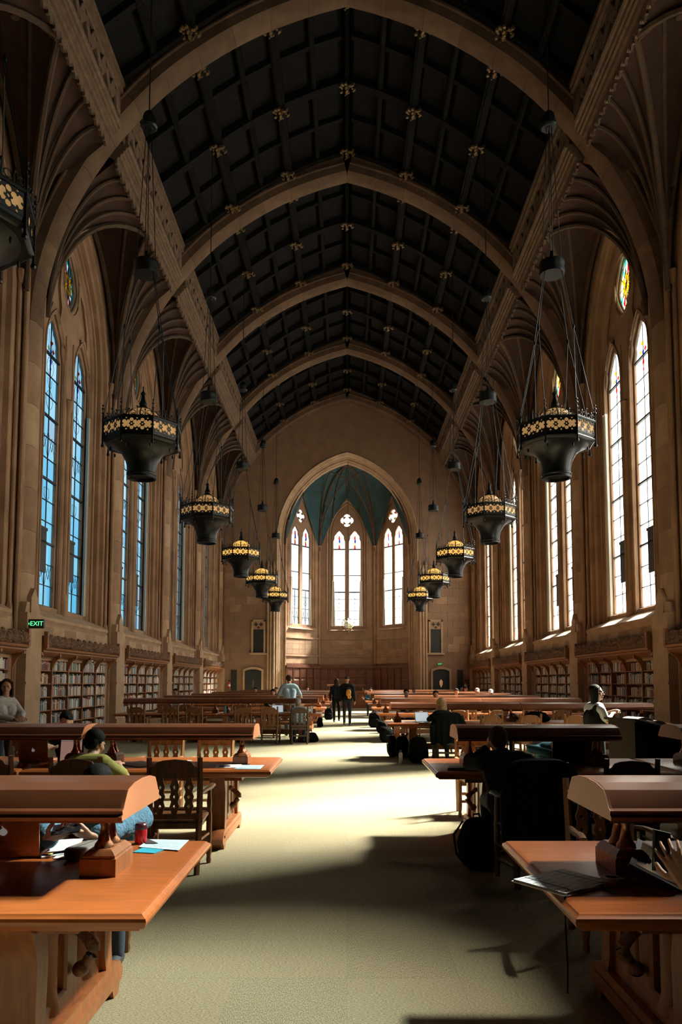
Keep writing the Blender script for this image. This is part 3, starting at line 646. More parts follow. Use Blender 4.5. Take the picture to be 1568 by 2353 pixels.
bk = [MB().prism([(8.2, 1.98), (8.2, 2.33), (7.97, 2.33), (7.99, 2.27), (8.08, 2.22), (8.15, 2.10)], 0, .06).xf(Matrix(((0, 1, 0, 0), (1, 0, 0, -BW+CW*k-.03), (0, 0, 1, 0), (0, 0, 0, 1)))).mesh('bracket', SHELF) for k in range(6)]
cr = MB(); r3 = random.Random(5); rows = []
for z in range(9):
    rows.append([(7.87-.065*r3.random()+(.03 if z in (0, 8) else 0), -BW-.05+(2*BW+.1)*k/230, 2.54+0.27*z/8*(1+.10*math.sin(k*2*PI/17*1.0)) + (.02*r3.random() if z else 0)) for k in range(231)])
cr.grid(rows); cr.box(7.88, 7.94, -BW-.05, BW+.05, 2.54, 2.76)
for k in range(12): cr.ball((7.88, -BW+.25+k*.51, 2.83), (.05, .075, .05), 6, 4)
crm = cr.mesh('carved_cresting', CARVE, 20)
cposts = [MB().box(7.85, 8.35, y-.05, y+.05, 2.5, 2.82).box(7.83, 7.93, y-.06, y+.06, 2.5, 2.93).mesh('end_post', SHELF) for y in (-BW-.06, BW+.06)]
def book_mesh(mt, band):
    m = MB(); m.prism([(0, -.5), (0, .5), (-.9, .5), (-1.0, .3), (-1.0, -.3), (-.9, -.5)], 0, 1, 'z', 0)
    m.prism([(-.5, -.51), (-.5, .51), (-.91, .51), (-1.02, .31), (-1.02, -.31), (-.91, -.51)], .70, .77, 'z', 1)
    return m.mesh('book', [mt, band], 0)
BC = [('cream', (.62, .55, .42)), ('white', (.75, .72, .66)), ('pale blue', (.30, .45, .52)), ('dark blue', (.05, .10, .17)), ('red', (.42, .06, .035)), ('brown', (.20, .10, .055)), ('black', (.025, .025, .03)), ('grey', (.30, .29, .27)), ('tan', (.48, .29, .15)), ('teal', (.06, .20, .22)), ('orange', (.55, .2, .07)), ('olive', (.17, .16, .08))]
BM = [mat('book_'+n.replace(' ', '_'), c, .6) for n, c in BC]; BAND = [mat('book_band_light', (.7, .62, .45), .6), mat('book_band_dark', (.22, .17, .13), .6)]
BKM = [book_mesh(BM[k], BAND[1 if sum(c) > 1 else 0]) for k, (n, c) in enumerate(BC)]
WTS = [6, 6, 4, 3, 3, 3, 3, 3, 3, 2, 1, 1]
allb = []; r4 = random.Random(11)
SEEN = {-1: [2, 3, 4, 5, 6], 1: [3, 4, 5, 6]}
ordb = {2: 'nearest', 3: 'second', 4: 'third', 5: 'fourth', 6: 'last'}
SHN = ['bottom shelf', 'second shelf up', 'third shelf up', 'fourth shelf up', 'fifth shelf up', 'top shelf']
CMN = ['first', 'second', 'third', 'fourth', 'fifth']
for s in (-1, 1):
    nm = 'left' if s < 0 else 'right'
    for bi in SEEN[s]+([2] if s > 0 else []):
        yc = BAYS[bi]; which = ordb[bi]
        B = thing('bookcase', f'{which} tall oak bookcase with carved cresting along the {nm} wall', 'bookcase', (0, yc, 0), sc=(s, 1, 1), group='bookcases along the side walls')
        obj('back_panel', bc_back, B); obj('plinth', bc_base, B); obj('cornice', co, B); obj('carved_cresting', crm, B, label='dark carved leaf cresting'); [obj('end_post', cp_, B) for cp_ in cposts]
        for m in bc_side: obj('side_panel', m, B)
        for m in bc_div: obj('divider', m, B)
        for m in bc_sh: obj('shelf', m, B)
        for m in bk: obj('bracket', m, B)
        for sh in range(6):
            for c in range(5):
                y = -BW+CW*c+.05; end = -BW+CW*(c+1)-.06-(.0 if r4.random() < .7 else .25*r4.random()); n = 0
                while True:
                    t = r4.choice([.03, .04, .045, .05, .06, .07]); h = min(.31, max(.2, r4.gauss(.255, .025)))
                    if y+t > end: break
                    n += 1; k = r4.choices(range(12), WTS)[0]
                    allb.append((yc+y+t/2, s, bi, sh, c, n, t, h, .18+.05*r4.random(), k)); y += t+.0015
def vis_score(b):
    y, s, bi, sh, c = b[:5]
    if (s, bi) not in ((-1, 3), (1, 3)): return 99
    return (y-19)+(8 if (sh < (1 if s < 0 else 2)) else 0)+(.5 if s > 0 else 0)
allb.sort(key=vis_score); restb = MB(); seq = {}; used = {}
ORD = 'first second third fourth fifth sixth seventh eighth ninth tenth eleventh twelfth'.split()
for b_ in sorted(allb[:300]): kk = (b_[1], b_[3], b_[4], b_[9]); used[kk] = used.get(kk, 0)+1; seq[(b_[0],)+kk] = ORD[min(11, used[kk]-1)]
for i, (y, s, bi, sh, c, n, t, h, d, k) in enumerate(allb):
    X = s*(8.24+d)
    if i < 300:
        o = obj('book', BKM[k], None, (X, y, LV[sh]), sc=(s*d, t, h))
        tag(o, f'{seq[(y, s, sh, c, k)]} {BC[k][0]} book from near end, {CMN[c]} column, {SHN[sh]}, {"left" if s < 0 else "right"} bookcase', 'book', f'books in the {"left" if s < 0 else "right"} bookcase nearest the viewer')
    else:
        x0, x1 = sorted((X, X-s*d)); restb.box(x0, x1, y-t/2, y+t/2, LV[sh], LV[sh]+h, k)
tag(obj('books', restb.mesh('books', BM, 0)), 'rows of many small books filling the rest of the long wall bookcases', 'books', kind='stuff')

# ================================================================ TABLES
def frame_loft(m, x0, x1, y0, y1, prof, mi=0):
    rows = [[(x0+i, y0+i, z), (x1-i, y0+i, z), (x1-i, y1-i, z), (x0+i, y1-i, z)] for i, z in prof]; k = len(m.v); m.grid(rows, cu=True, mi=mi)
    m.f += [(k, k+1, k+2, k+3), tuple(range(len(m.v)-4, len(m.v)))]; m.m += [mi, mi]
TW = .66
def top_mesh(L):
    m = MB(); frame_loft(m, 0, L, -TW, TW, [(.05, .685), (.035, .69), (.03, .70), (.012, .705), (.004, .715), (0, .73), (.003, .742), (.014, .748), (.02, .755), (.035, .76)])
    return m.mesh('tabletop', WOOD, 25)
tr_pl = plate('end_panel', [[(-.50, .16), (.50, .16), (.44, .30), (.42, .55), (.46, .69), (-.46, .69), (-.42, .55), (-.44, .30)], [(-.33, .27), (-.07, .27), (-.07, .55), (-.10, .62), (-.20, .655), (-.30, .62), (-.33, .55)], [(.07, .27), (.33, .27), (.33, .55), (.30, .62), (.20, .655), (.10, .62), (.07, .55)]], .09, OAK, .012, YZ)
ft = MB().prism([(-.64, .05), (-.60, .05), (-.58, 0), (-.50, 0), (-.48, .045), (.48, .045), (.50, 0), (.58, 0), (.60, .05), (.64, .05), (.65, .10), (.60, .155), (.52, .175), (-.52, .175), (-.60, .155), (-.65, .10)], -.085, .085)
ft.box(-.095, .095, -.56, .56, .10, .125); ft = ft.mesh('foot', OAK)
po = [MB().prism([(s*.50, .16), (s*.40, .17), (s*.37, .26), (s*.36, .5), (s*.38, .60), (s*.43, .66), (s*.50, .69), (s*.56, .69), (s*.50, .60), (s*.47, .52), (s*.475, .28)], -.075, .075).mesh('outer_post', OAK) for s in (-1, 1)]
cl = [MB().lathe([(.07, .22), (.06, .26), (.052, .30), (.052, .60), (.07, .65), (.07, .69)], (.0, s*.20, 0), 12).mesh('inner_column', OAK) for s in (-1, 1)]
scr = MB()
for q in (-1, 1):
    scr.tube([(q*(.05+.05*math.sin(t*.55)+.012*t), 0, .50-.022*t) for t in range(9)], [.014, .020, .028, .032, .030, .026, .024, .022, .018], 12)
    scr.ball((q*.085, 0, .33), (.038, .045, .034), 14, 9); scr.ball((q*.055, 0, .505), (.030, .04, .024), 14, 9)
scr = scr.mesh('carved_scroll', CARVE, 80)
def stretcher_mesh(L): return MB().box(.5, L-.5, -.04, .04, .17, .29).box(.5, L-.5, -.05, .05, .28, .30).box(.3, L-.3, -.5, .5, .64, .684).mesh('stretcher', OAK)
TP = {}
def table(x0, x1, y, label, group=None):
    L = round(x1-x0, 2)
    T = thing('reading_table', label, 'table', (x0, y, 0), group=group)
    if L not in TP: TP[L] = (top_mesh(L), stretcher_mesh(L))
    obj('tabletop', TP[L][0], T); obj('stretcher', TP[L][1], T)
    for x in (.54, L-.54):
        obj('end_panel', tr_pl, T, (x, 0, 0)); obj('foot', ft, T, (x, 0, 0)); [obj('outer_post', p_, T, (x, 0, 0)) for p_ in po]; [obj('inner_column', p_, T, (x, 0, 0)) for p_ in cl]; obj('carved_scroll', scr, T, (x, 0, 0))
    return T
# lamps: long copper shade on two stems
SPF = [(-.31, 1.03), (-.315, 1.045), (-.30, 1.055), (-.305, 1.07), (-.285, 1.078), (-.262, 1.11), (-.228, 1.146), (-.125, 1.165), (0, 1.170), (.125, 1.165), (.228, 1.146), (.262, 1.11), (.285, 1.078), (.305, 1.07), (.30, 1.055), (.315, 1.045), (.31, 1.03)]
SPI = [(y*.93, z-.012) for y, z in SPF[::-1]]
lb = MB(); frame_loft(lb, -.078, .078, -.135, .135, [(0, .76), (0, .835), (.006, .84), (.006, .848), (.018, .862), (.03, .872)])
lbm = lb.mesh('lamp_base', OAK)
st = MB()
for s in (-1, 1): st.lathe([(.045, .868), (.042, .885), (.03, .90), (.022, .93), (.017, .96), (.02, .975), (.017, .985), (.022, 1.02), (.03, 1.04), (.012, 1.06)], (0, s*.05, 0), 10)
st.tube([(0, -.26, 1.03), (0, 0, 1.045), (0, .26, 1.03)], .012, 6); stm = st.mesh('stem', COPPER)
LP_ = {}
def lamp(x0, x1, y, label, stems=None, sc=None):
    L = round(x1-x0, 2)
    if L not in LP_:
        sh = MB(); P = SPF+SPI; sh.grid([[(0, *p) for p in P], [(L, *p) for p in P]], cu=True)
        ends = []
        for xa, xb in ((.0, .012), (L-.012, L)): ends.append(MB().prism([(y, z) for y, z in SPF], xa+(-.003 if xa == 0 else 0), xb+(.003 if xa else 0)).mesh('end_cap', SHADEE))
        tu = MB().box(.1, L-.1, -.05, .05, 1.06, 1.10); LP_[L] = (sh.mesh('shade', SHADE, 8), ends, tu.mesh('tube_holder', IRON))
    T = thing('reading_lamp', label, 'lamp', (x0, y, 0), group='long copper reading lamps on the tables')
    obj('shade', LP_[L][0], T); obj('tube_holder', LP_[L][2], T)
    for e in LP_[L][1]: obj('end_cap', e, T)
    for x in (stems or (.15, L-.15)): b_ = obj('lamp_base', lbm, T, (x, 0, 0)); obj('stem', stm, T, (x, 0, 0))
    return T
ROWN = ['front', 'second', 'third', 'fourth', 'fifth', 'sixth', 'seventh', 'eighth', 'ninth']
LROW = [(3.5, 'front'), (8.05, 'second'), (21.3, 'third'), (25.9, 'fourth'), (30.4, 'fifth'), (34.9, 'sixth'), (39.4, 'seventh'), (43.9, 'eighth')]
RROW = [(3.5, 'front'), (7.9, 'second'), (16.5, 'third'), (21.5, 'fourth'), (26, 'fifth'), (30.5, 'sixth'), (35, 'seventh'), (39.5, 'eighth'), (44, 'ninth')]
for s, rows_, sn in ((-1, LROW, 'left'), (1, RROW, 'right')):
    ea = .73 if s < 0 else .83
    for y, on in rows_:
        if y < 4: segs = [(ea, ea+2.4)]; lam = [(.93 if s < 0 else 1.09, 2.85)]
        elif y < 9: segs = [(ea, 3.15), (3.17, 5.5)]; lam = [(.95, 2.60), (2.68, 4.6)] if s < 0 else [(1.10, 2.72), (3.33, 4.95)]
        else: segs = [(ea+(.0), 3.72), (3.74, 6.75)]; lam = [(.93, 3.68), (3.71, 6.5)]
        if s < 0 and y > 20: segs = [(.70, 3.5), (3.52, 6.3)]; lam = [(.80, 3.48), (3.51, 6.15)]
        for k, (a, b) in enumerate(segs):
            pos = 'beside the aisle' if k == 0 else 'nearer the wall'
            table(*sorted((s*a, s*b)), y, f'long oak trestle table in the {on} row on the {sn}, {pos}', 'long oak reading tables')
        for k, (a, b) in enumerate(lam):
            pos = 'beside the aisle' if k == 0 else 'nearer the wall'
            lamp(*sorted((s*a, s*b)), y, f'long copper lamp on the {on} table row {sn} of the aisle, {pos}')

# ================================================================ CHAIRS (origin on the floor, sitter looks along +y)
seat = MB(); frame_loft(seat, -.235, .235, -.21, .23, [(.02, .42), (0, .43), (0, .445), (.02, .455), (.06, .448)])
seat.box(-.21, .21, -.2, .2, .37, .42); 
rail = plate('top_rail', [[(-.20, .80), (.20, .80), (.20, .885), (.17, .895), (.145, .93), (.10, .945), (0, .955), (-.10, .945), (-.145, .93), (-.17, .895), (-.20, .885)]], .028, CHAIR, .005, Matrix.Translation((0, -.245, 0)) @ XZ)
def splat(x):
    P = [(-.020, .48), (-.026, .52), (-.040, .56), (-.028, .60), (-.042, .64), (-.028, .68), (-.040, .725), (-.024, .77), (-.02, .81)]
    lp = [(x+u, z) for u, z in P]+[(x-u, z) for u, z in P[::-1]]
    hole = lambda z, a, b: [(x-a, z), (x, z-b), (x+a, z), (x, z+b)]
    return plate('splat', [lp, hole(.56, .012, .018), hole(.64, .013, .016), hole(.72, .012, .018)], .016, CHAIR, 0, Matrix.Translation((0, -.225, 0)) @ XZ)
spl = [splat(x) for x in (-.12, 0, .12)]
lowr = MB().box(-.2, .2, -.235, -.205, .455, .50).mesh('lower_rail', CHAIR)
bp_ = [MB().tube([(s*.195, -.24, 0), (s*.20, -.215, .25), (s*.205, -.20, .45), (s*.21, -.215, .7), (s*.212, -.25, .97)], [.024, .026, .027, .025, .022], 4).mesh('back_post', CHAIR, 0) for s in (-1, 1)]
tl = [(.018, 0), (.024, .03), (.018, .06), (.026, .10), (.027, .16), (.02, .18), (.026, .2), (.026, .42), (.018, .47), (.024, .53), (.017, .60), (.02, .655)]
fl = [MB().lathe(tl, (s*.235, .19, 0), 8).mesh('front_leg', CHAIR) for s in (-1, 1)]
am = [MB().tube([(s*.215, -.21, .66), (s*.235, -.08, .675), (s*.255, .08, .675), (s*.26, .20, .685), (s*.26, .255, .672), (s*.26, .25, .645)], [.017, .022, .028, .03, .024, .012], 8, flat=.6).mesh('arm', CHAIR) for s in (-1, 1)]
stre = MB()
for s in (-1, 1): stre.tube([(s*.20, -.22, .16), (s*.235, .19, .14)], .014, 6); stre.tube([(s*.20, -.22, .27), (s*.235, .19, .26)], .012, 6)
stre.box(-.2, .2, -.235, -.215, .2, .235).box(-.235, .235, .18, .20, .17, .2)
ch = thing('library_armchair', 'x', 'chair', (0, 0, -50)); 
obj('seat', seat.mesh('seat', CHAIR), ch); obj('top_rail', rail, ch); obj('lower_rail', lowr, ch)
for m in spl: obj('splat', m, ch)
for m in bp_: obj('back_post', m, ch)
for m in fl: obj('front_leg', m, ch)
for m in am: obj('arm', m, ch)
obj('stretcher', stre.mesh('stretcher', CHAIR), ch)
CHP = proto(ch); SW = {}
for nm_, mt in (('pale', CHAIRL), ('dark', CHAIRD)):
    SW[nm_] = {}
    for c_, _ in CHP[1]:
        m = c_.data.copy(); m.materials.clear(); m.materials.append(mt); SW[nm_][c_.data] = m
CHL = [  # x, y, rot, tone, label
 (-1.46, 6.72, .04, 0, 'empty carved oak armchair at the near side of the second left table, beside the aisle'),
 (-2.30, 6.78, -.03, 1, 'oak armchair holding the student in the lime shirt'),
 (-3.12, 6.9, 0, 0, 'oak armchair cut off by the left frame at the second left table'),
 (-2.30, 9.55, PI, 'p', 'pale oak armchair beyond the lamp of the second left table, farther from the aisle'),
 (-1.66, 9.5, PI, 'p', 'pale oak armchair at the far side of the second left table, nearest the aisle'),
 (-4.05, 9.5, PI, 'p', 'pale oak armchair far side of the second left table near the frame edge'),
 (-1.55, 4.86, PI, 1, 'oak armchair holding the denim jacket student at the front left table'),
 (-2.55, 2.2, 0, 0, 'oak armchair tucked under the front left table at the frame edge'),
 (1.50, 6.30, .08, 'd', 'dark armchair draped with a black jacket at the second right table'),
 (2.36, 6.62, 0, 'd', 'dark empty armchair at the near side of second right table under its second lamp base'),
 (3.30, 6.6, .2, 'd', 'dark armchair at the right frame edge by the second right table'),
 (1.66, 4.86, PI, 'p', 'pale armchair facing the viewer behind the front right lamp'),
 (1.58, 9.4, PI, 'p', 'pale armchair on the far side of the second right table, left of the teal sweater'),
 (2.5, 9.3, PI, 1, 'armchair holding the person in the teal sweater'),
 (1.98, 15.35, 0, 'd', 'dark armchair draped with a black coat at the third right table'),
 (2.88, 15.5, 0, 1, 'empty oak armchair at the third right table, next to the blond woman'),
 (3.64, 15.5, .05, 1, 'second empty oak armchair from the blond woman at the third right table'),
 (4.55, 15.4, -.1, 1, 'third empty oak armchair from the blond woman at the third right table'),
 (2.62, 17.75, PI, 'p', 'pale armchair on the far side of the third right table behind the blond woman'),
 (3.55, 17.75, PI, 'p', 'armchair holding the person with lowered head at the third right table'),
 (4.35, 17.75, PI, 'p', 'pale armchair far side of third right table, right of the lowered head'),
 (5.05, 17.75, PI, 'p', 'pale armchair far side of third right table, nearest the bookcases'),
 (-1.25, 20.15, .06, 'd', 'dark armchair at the third left table with the grey-haired reader'),
 (-2.03, 20.25, 0, 0, 'oak armchair second from the aisle at the third left table'),
 (-2.75, 20.35, .05, 1, 'oak armchair third from the aisle at the third left table'),
 (-4.03, 20.4, 0, 1, 'oak armchair fourth from the aisle at the third left table'),
 (-4.65, 20.4, -.05, 1, 'oak armchair fifth from the aisle at the third left table'),
 (-5.55, 20.4, 0, 1, 'oak armchair farthest from the aisle at the third left table'),
 (-1.9, 22.5, PI, 1, 'oak armchair behind the third left table near the aisle'),
 (-3.2, 22.5, PI, 1, 'oak armchair behind the third left table, middle'),
 (-4.8, 22.5, PI, 1, 'oak armchair behind the third left table, toward the bookcases'),
 (1.9, 22.8, PI, 'p', 'pale armchair behind the fourth right table near the aisle'),
 (3.2, 20.5, 0, 1, 'oak armchair before the fourth right table, middle'),
 (4.9, 20.5, 0, 1, 'oak armchair before the fourth right table, toward the bookcases'),
 (1.45, 2.0, 0, 'd', 'dark armchair holding the phone user at the front right table')]
for i, (x, y, rz, tone, lb_) in enumerate(CHL):
    sw = SW['pale'] if tone == 'p' else SW['dark'] if tone == 'd' else None
    if i == 0: ch.location = (x, y, 0); ch.rotation_euler = (0, 0, rz); ch['label'] = lb_; ch['group'] = 'oak library armchairs'; CHP = proto(ch)
    else: dup(CHP, (x, y, 0), rz, lb_, 'oak library armchairs', swap=sw)

# ================================================================ CHANDELIERS
def ring8(r, z, a0=PI/8): return [(r*math.cos(a0+k*PI/4), r*math.sin(a0+k*PI/4), z) for k in range(8)]
RC = .80
ib = MB(); ib.grid([ring8(r, z) for r, z in [(.10, .66), (RC-.03, .66), (RC, .68), (RC+.02, .71), (RC-.01, .74), (RC, .78), (RC, .80)]], cu=True)
ib.grid([ring8(r, z) for r, z in [(RC-.03, 1.055), (RC+.02, 1.06), (RC+.03, 1.09), (RC, 1.12), (RC-.05, 1.12)]], cu=True)
ib.grid([ring8(r, z) for r, z in [(RC-.05, 1.10), (.1, 1.16)]], cu=True)
ib.lathe([(.66, .66), (.55, .62), (.42, .52), (.33, .36), (.295, .22), (.29, .12), (.31, .10), (.31, .07), (.295, .05), (.30, .0), (.26, .0), (.25, .06)], (0, 0, 0), 24)
for p in ring8(RC+.01, 0):
    ib.tube([(p[0], p[1], .60), (p[0], p[1], 1.25)], .018, 5); ib.ball((p[0], p[1], .58), (.035, .035, .04), 6, 4); ib.ball((p[0]*.8, p[1]*.8, .55), (.02, .02, .05), 5, 4)
ibm = ib.mesh('iron_body', IRON, 25)
am_ = []; gm_ = []
q_ = ring8(RC-.02, 0)
for k in range(8):
    a, b = Vector(q_[k]), Vector(q_[(k+1) % 8]); w_ = (b-a).length; c_ = (a+b)/2; ang = math.atan2(b.y-a.y, b.x-a.x)
    M = Matrix.Translation((c_.x, c_.y, 0)) @ Matrix.Rotation(ang, 4, 'Z')
    am_.append(MB().box(-w_/2, w_/2, -.004, .004, .79, 1.07).xf(M).mesh('amber_panel', AMBER))
loops = [[(-.31, .785), (.31, .785), (.31, 1.07), (-.31, 1.07)]]
for u in (-.21, 0, .21):
    loops.append(foil((u, .93), .096, 4, .5, 5, PI/4))
    for dz in (-.115, .115): loops.append(circ((u, .93+dz), .020, 5))
for u in (-.105, .105):
    for dz in (-.082, .082): loops.append(circ((u, .93+dz), .040, 8))
    loops.append(circ((u, .93), .022, 4))
grl = plate('tracery_grille', loops, .012, IRON, 0, XZ)
bk2 = MB()
for k in range(8):
    a, b = Vector(ring8(RC+.015, 0)[k]), Vector(ring8(RC+.015, 0)[(k+1) % 8]); d = b-a
    for t in (0, .25, .5, .75):
        p = a+d*t; h = 1.42 if t == 0 else 1.22+.06*(t == .5)
        bk2.tube([(p.x, p.y, 1.1), (p.x, p.y, h)], [.014, .006], 4); bk2.ball((p.x, p.y, h), .022, 5, 4)
        if t == 0:
            for dz in (.16, .25): bk2.ball((p.x, p.y, 1.1+dz), (.03, .03, .02), 5, 4)
        pp = a+d*(t+.125)
        bk2.tube([tuple(pp+d.normalized()*.05*math.cos(x)+Vector((0, 0, 1.16+.045*math.sin(x)))) for x in [j*2*PI/7 for j in range(7)]], .008, 4, closed=True)
bkm = bk2.mesh('cresting', IRON)
dome = MB().lathe([(.36, 1.12), (.37, 1.22), (.34, 1.33), (.26, 1.42), (.15, 1.47), (.08, 1.48)], (0, 0, 0), 16).mesh('amber_dome', AMBER)
dr = MB()
for k in range(8):
    a = k*PI/4; dr.tube([(r*math.cos(a)*1.02, r*math.sin(a)*1.02, z) for r, z in [(.36, 1.12), (.37, 1.22), (.34, 1.33), (.26, 1.42), (.12, 1.48)]], .013, 4)
    a += PI/8; dr.tube([(.365*math.cos(a+.16*math.cos(x)), .365*math.sin(a+.16*math.cos(x)), 1.24+.06*math.sin(x)) for x in [j*PI/3 for j in range(6)]], .008, 4, closed=True)
dr.lathe([(.10, 1.47), (.13, 1.50), (.07, 1.56), (.09, 1.60), (.05, 1.68), (.035, 1.78), (.06, 1.82), (.015, 1.88), (.01, 1.98)], (0, 0, 0), 10)
drm = dr.mesh('spire', IRON)
rg = MB().lathe([(.22, 4.42), (.26, 4.42), (.27, 4.48), (.25, 4.60), (.27, 4.66), (.26, 4.70), (.22, 4.70)], (0, 0, 0), 20).lathe([(.25, 4.69), (.06, 4.78), (.03, 4.95)], (0, 0, 0), 12).lathe([(.25, 4.5), (.01, 4.5)], (0, 0, 0), 12).mesh('suspension_ring', IRON)
cn = MB()
for k in range(4):
    a = PI/4+k*PI/2; c1 = (.24*math.cos(a), .24*math.sin(a), 4.45); c2 = (.50*math.cos(a), .50*math.sin(a), 3.1)
    cn.tube([c1, c2], .009, 4); cn.ball(c2, (.03, .03, .06), 6, 4)
    for j in (2*k, 2*k+1): p = ring8(RC, 1.2)[j]; cn.tube([c2, (p[0], p[1], 1.2)], .009, 4)
for k in range(4):
    a = k*PI/2; cn.tube([(.2*math.cos(a), .2*math.sin(a), 4.7), (.05*math.cos(a), .05*math.sin(a), 7.75)], .009, 4)
cn = cn.mesh('chain', IRON)
pul = MB().ball((0, 0, 7.9), (.15, .15, .22), 8, 6).tube([(0, 0, 8.1), (0, 0, 13.2)], .014, 5).lathe([(.16, 7.72), (.19, 7.76), (.16, 7.8)], (0, 0, 0), 10).mesh('pulley', IRON)
CHY = [8.0, 15.6, 23.0, 30.5, 38.0, 45.3]
swl = {}
for m in am_+[dome]: c2 = m.copy(); c2.materials.clear(); c2.materials.append(AMBERN); swl[m] = c2
CP_ = None
for s, sn in ((-1, 'left'), (1, 'right')):
    for i, y in enumerate(CHY):
        if s > 0 and i == 0: continue
        lb_ = f'iron chandelier with amber panels, {["cut off by the frame edge", "largest", "second", "third", "fourth", "smallest and farthest"][i]} of the {sn} row'
        rz = [.25, .12, .0, .1, -.05, .02][i]*(-s); loc = (s*4.33+.04, y, 5.83)
        if CP_ is None:
            R0 = thing('hanging_lantern', lb_, 'chandelier', loc, rz, 'iron chandeliers in two rows'); obj('iron_body', ibm, R0)
            for k, m in enumerate(am_):
                obj('amber_panel', m, R0); a, b = Vector(ring8(RC, 0)[k]), Vector(ring8(RC, 0)[(k+1) % 8]); c_ = (a+b)/2
                obj('tracery_grille', grl, R0, (c_.x, c_.y, 0), math.atan2(b.y-a.y, b.x-a.x))
            obj('cresting', bkm, R0); obj('amber_dome', dome, R0); obj('spire', drm, R0); obj('suspension_ring', rg, R0); obj('chain', cn, R0); obj('pulley', pul, R0); CP_ = proto(R0)
        else: dup(CP_, loc, rz, lb_, swap=swl if i >= 3 else None)
# ================================================================ PEOPLE
def blob(name, m, vox, material, smooth_it=3):
    me = bpy.data.meshes.new(name); me.from_pydata(m.v, [], m.f); b = bmesh.new(); b.from_mesh(me); bmesh.ops.recalc_face_normals(b, faces=b.faces); b.to_mesh(me); b.free()
    o = bpy.data.objects.new(name, me); COL.objects.link(o)
    r = o.modifiers.new('r', 'REMESH'); r.mode = 'VOXEL'; r.voxel_size = vox
    sm = o.modifiers.new('s', 'SMOOTH'); sm.iterations = smooth_it; sm.factor = .5
    dg = bpy.context.evaluated_depsgraph_get(); ev = o.evaluated_get(dg); out = bpy.data.meshes.new_from_object(ev); out.name = name
    bpy.data.objects.remove(o); bpy.data.meshes.remove(me); out.materials.clear(); out.materials.append(material); out.shade_smooth(); return out
SKIN = mat('skin_light', (.52, .30, .20), .55, var=.1, scale=20); SKIN2 = mat('skin_tan', (.40, .22, .14), .55, var=.1, scale=20)
EYE = mat('eye_dark', (.03, .02, .015), .2); LIP = mat('lips', (.38, .13, .10), .5)
def V(*a): return Vector(a)
def hand(m, wr, d, pn, curl=.5, th=1, k=1.0):
    """palm from wrist along d; pn = palm normal (side the fingers curl to); th = side of thumb"""
    d = Vector(d).normalized(); pn = Vector(pn); pn = (pn-d*pn.dot(d)).normalized(); sd_ = d.cross(pn)*th; wr = Vector(wr)
    for t in (-.028, -.01, .01, .028): m.capsule(wr+sd_*t*.6*k, wr+d*.085*k+sd_*t*k, .017*k, .013*k, 8)
    for i, (t, L) in enumerate(((.030, .072), (.011, .082), (-.009, .076), (-.028, .060))):
        p = wr+d*.088*k+sd_*t*k; a = .15+curl*.25; dr_ = d+sd_*t*8
        for j, f in enumerate((.45, .32, .25)):
            v = (dr_*math.cos(a)+pn*math.sin(a)).normalized(); q = p+v*L*f*k*1.15; m.capsule(p, q, (.0088-.0010*j)*k, (.0082-.0012*j)*k, 8); p = q; a += curl*(.75 if j == 0 else .6)
    p = wr+d*.025*k+sd_*.026*k
    for L, v in ((.04, d*.75+sd_*.75+pn*.2), (.03, d*.95+sd_*.4+pn*.35), (.024, d*1+sd_*.1+pn*.4)):
        q = p+v.normalized()*L*k; m.capsule(p, q, .0125*k, .0105*k, 7); p = q
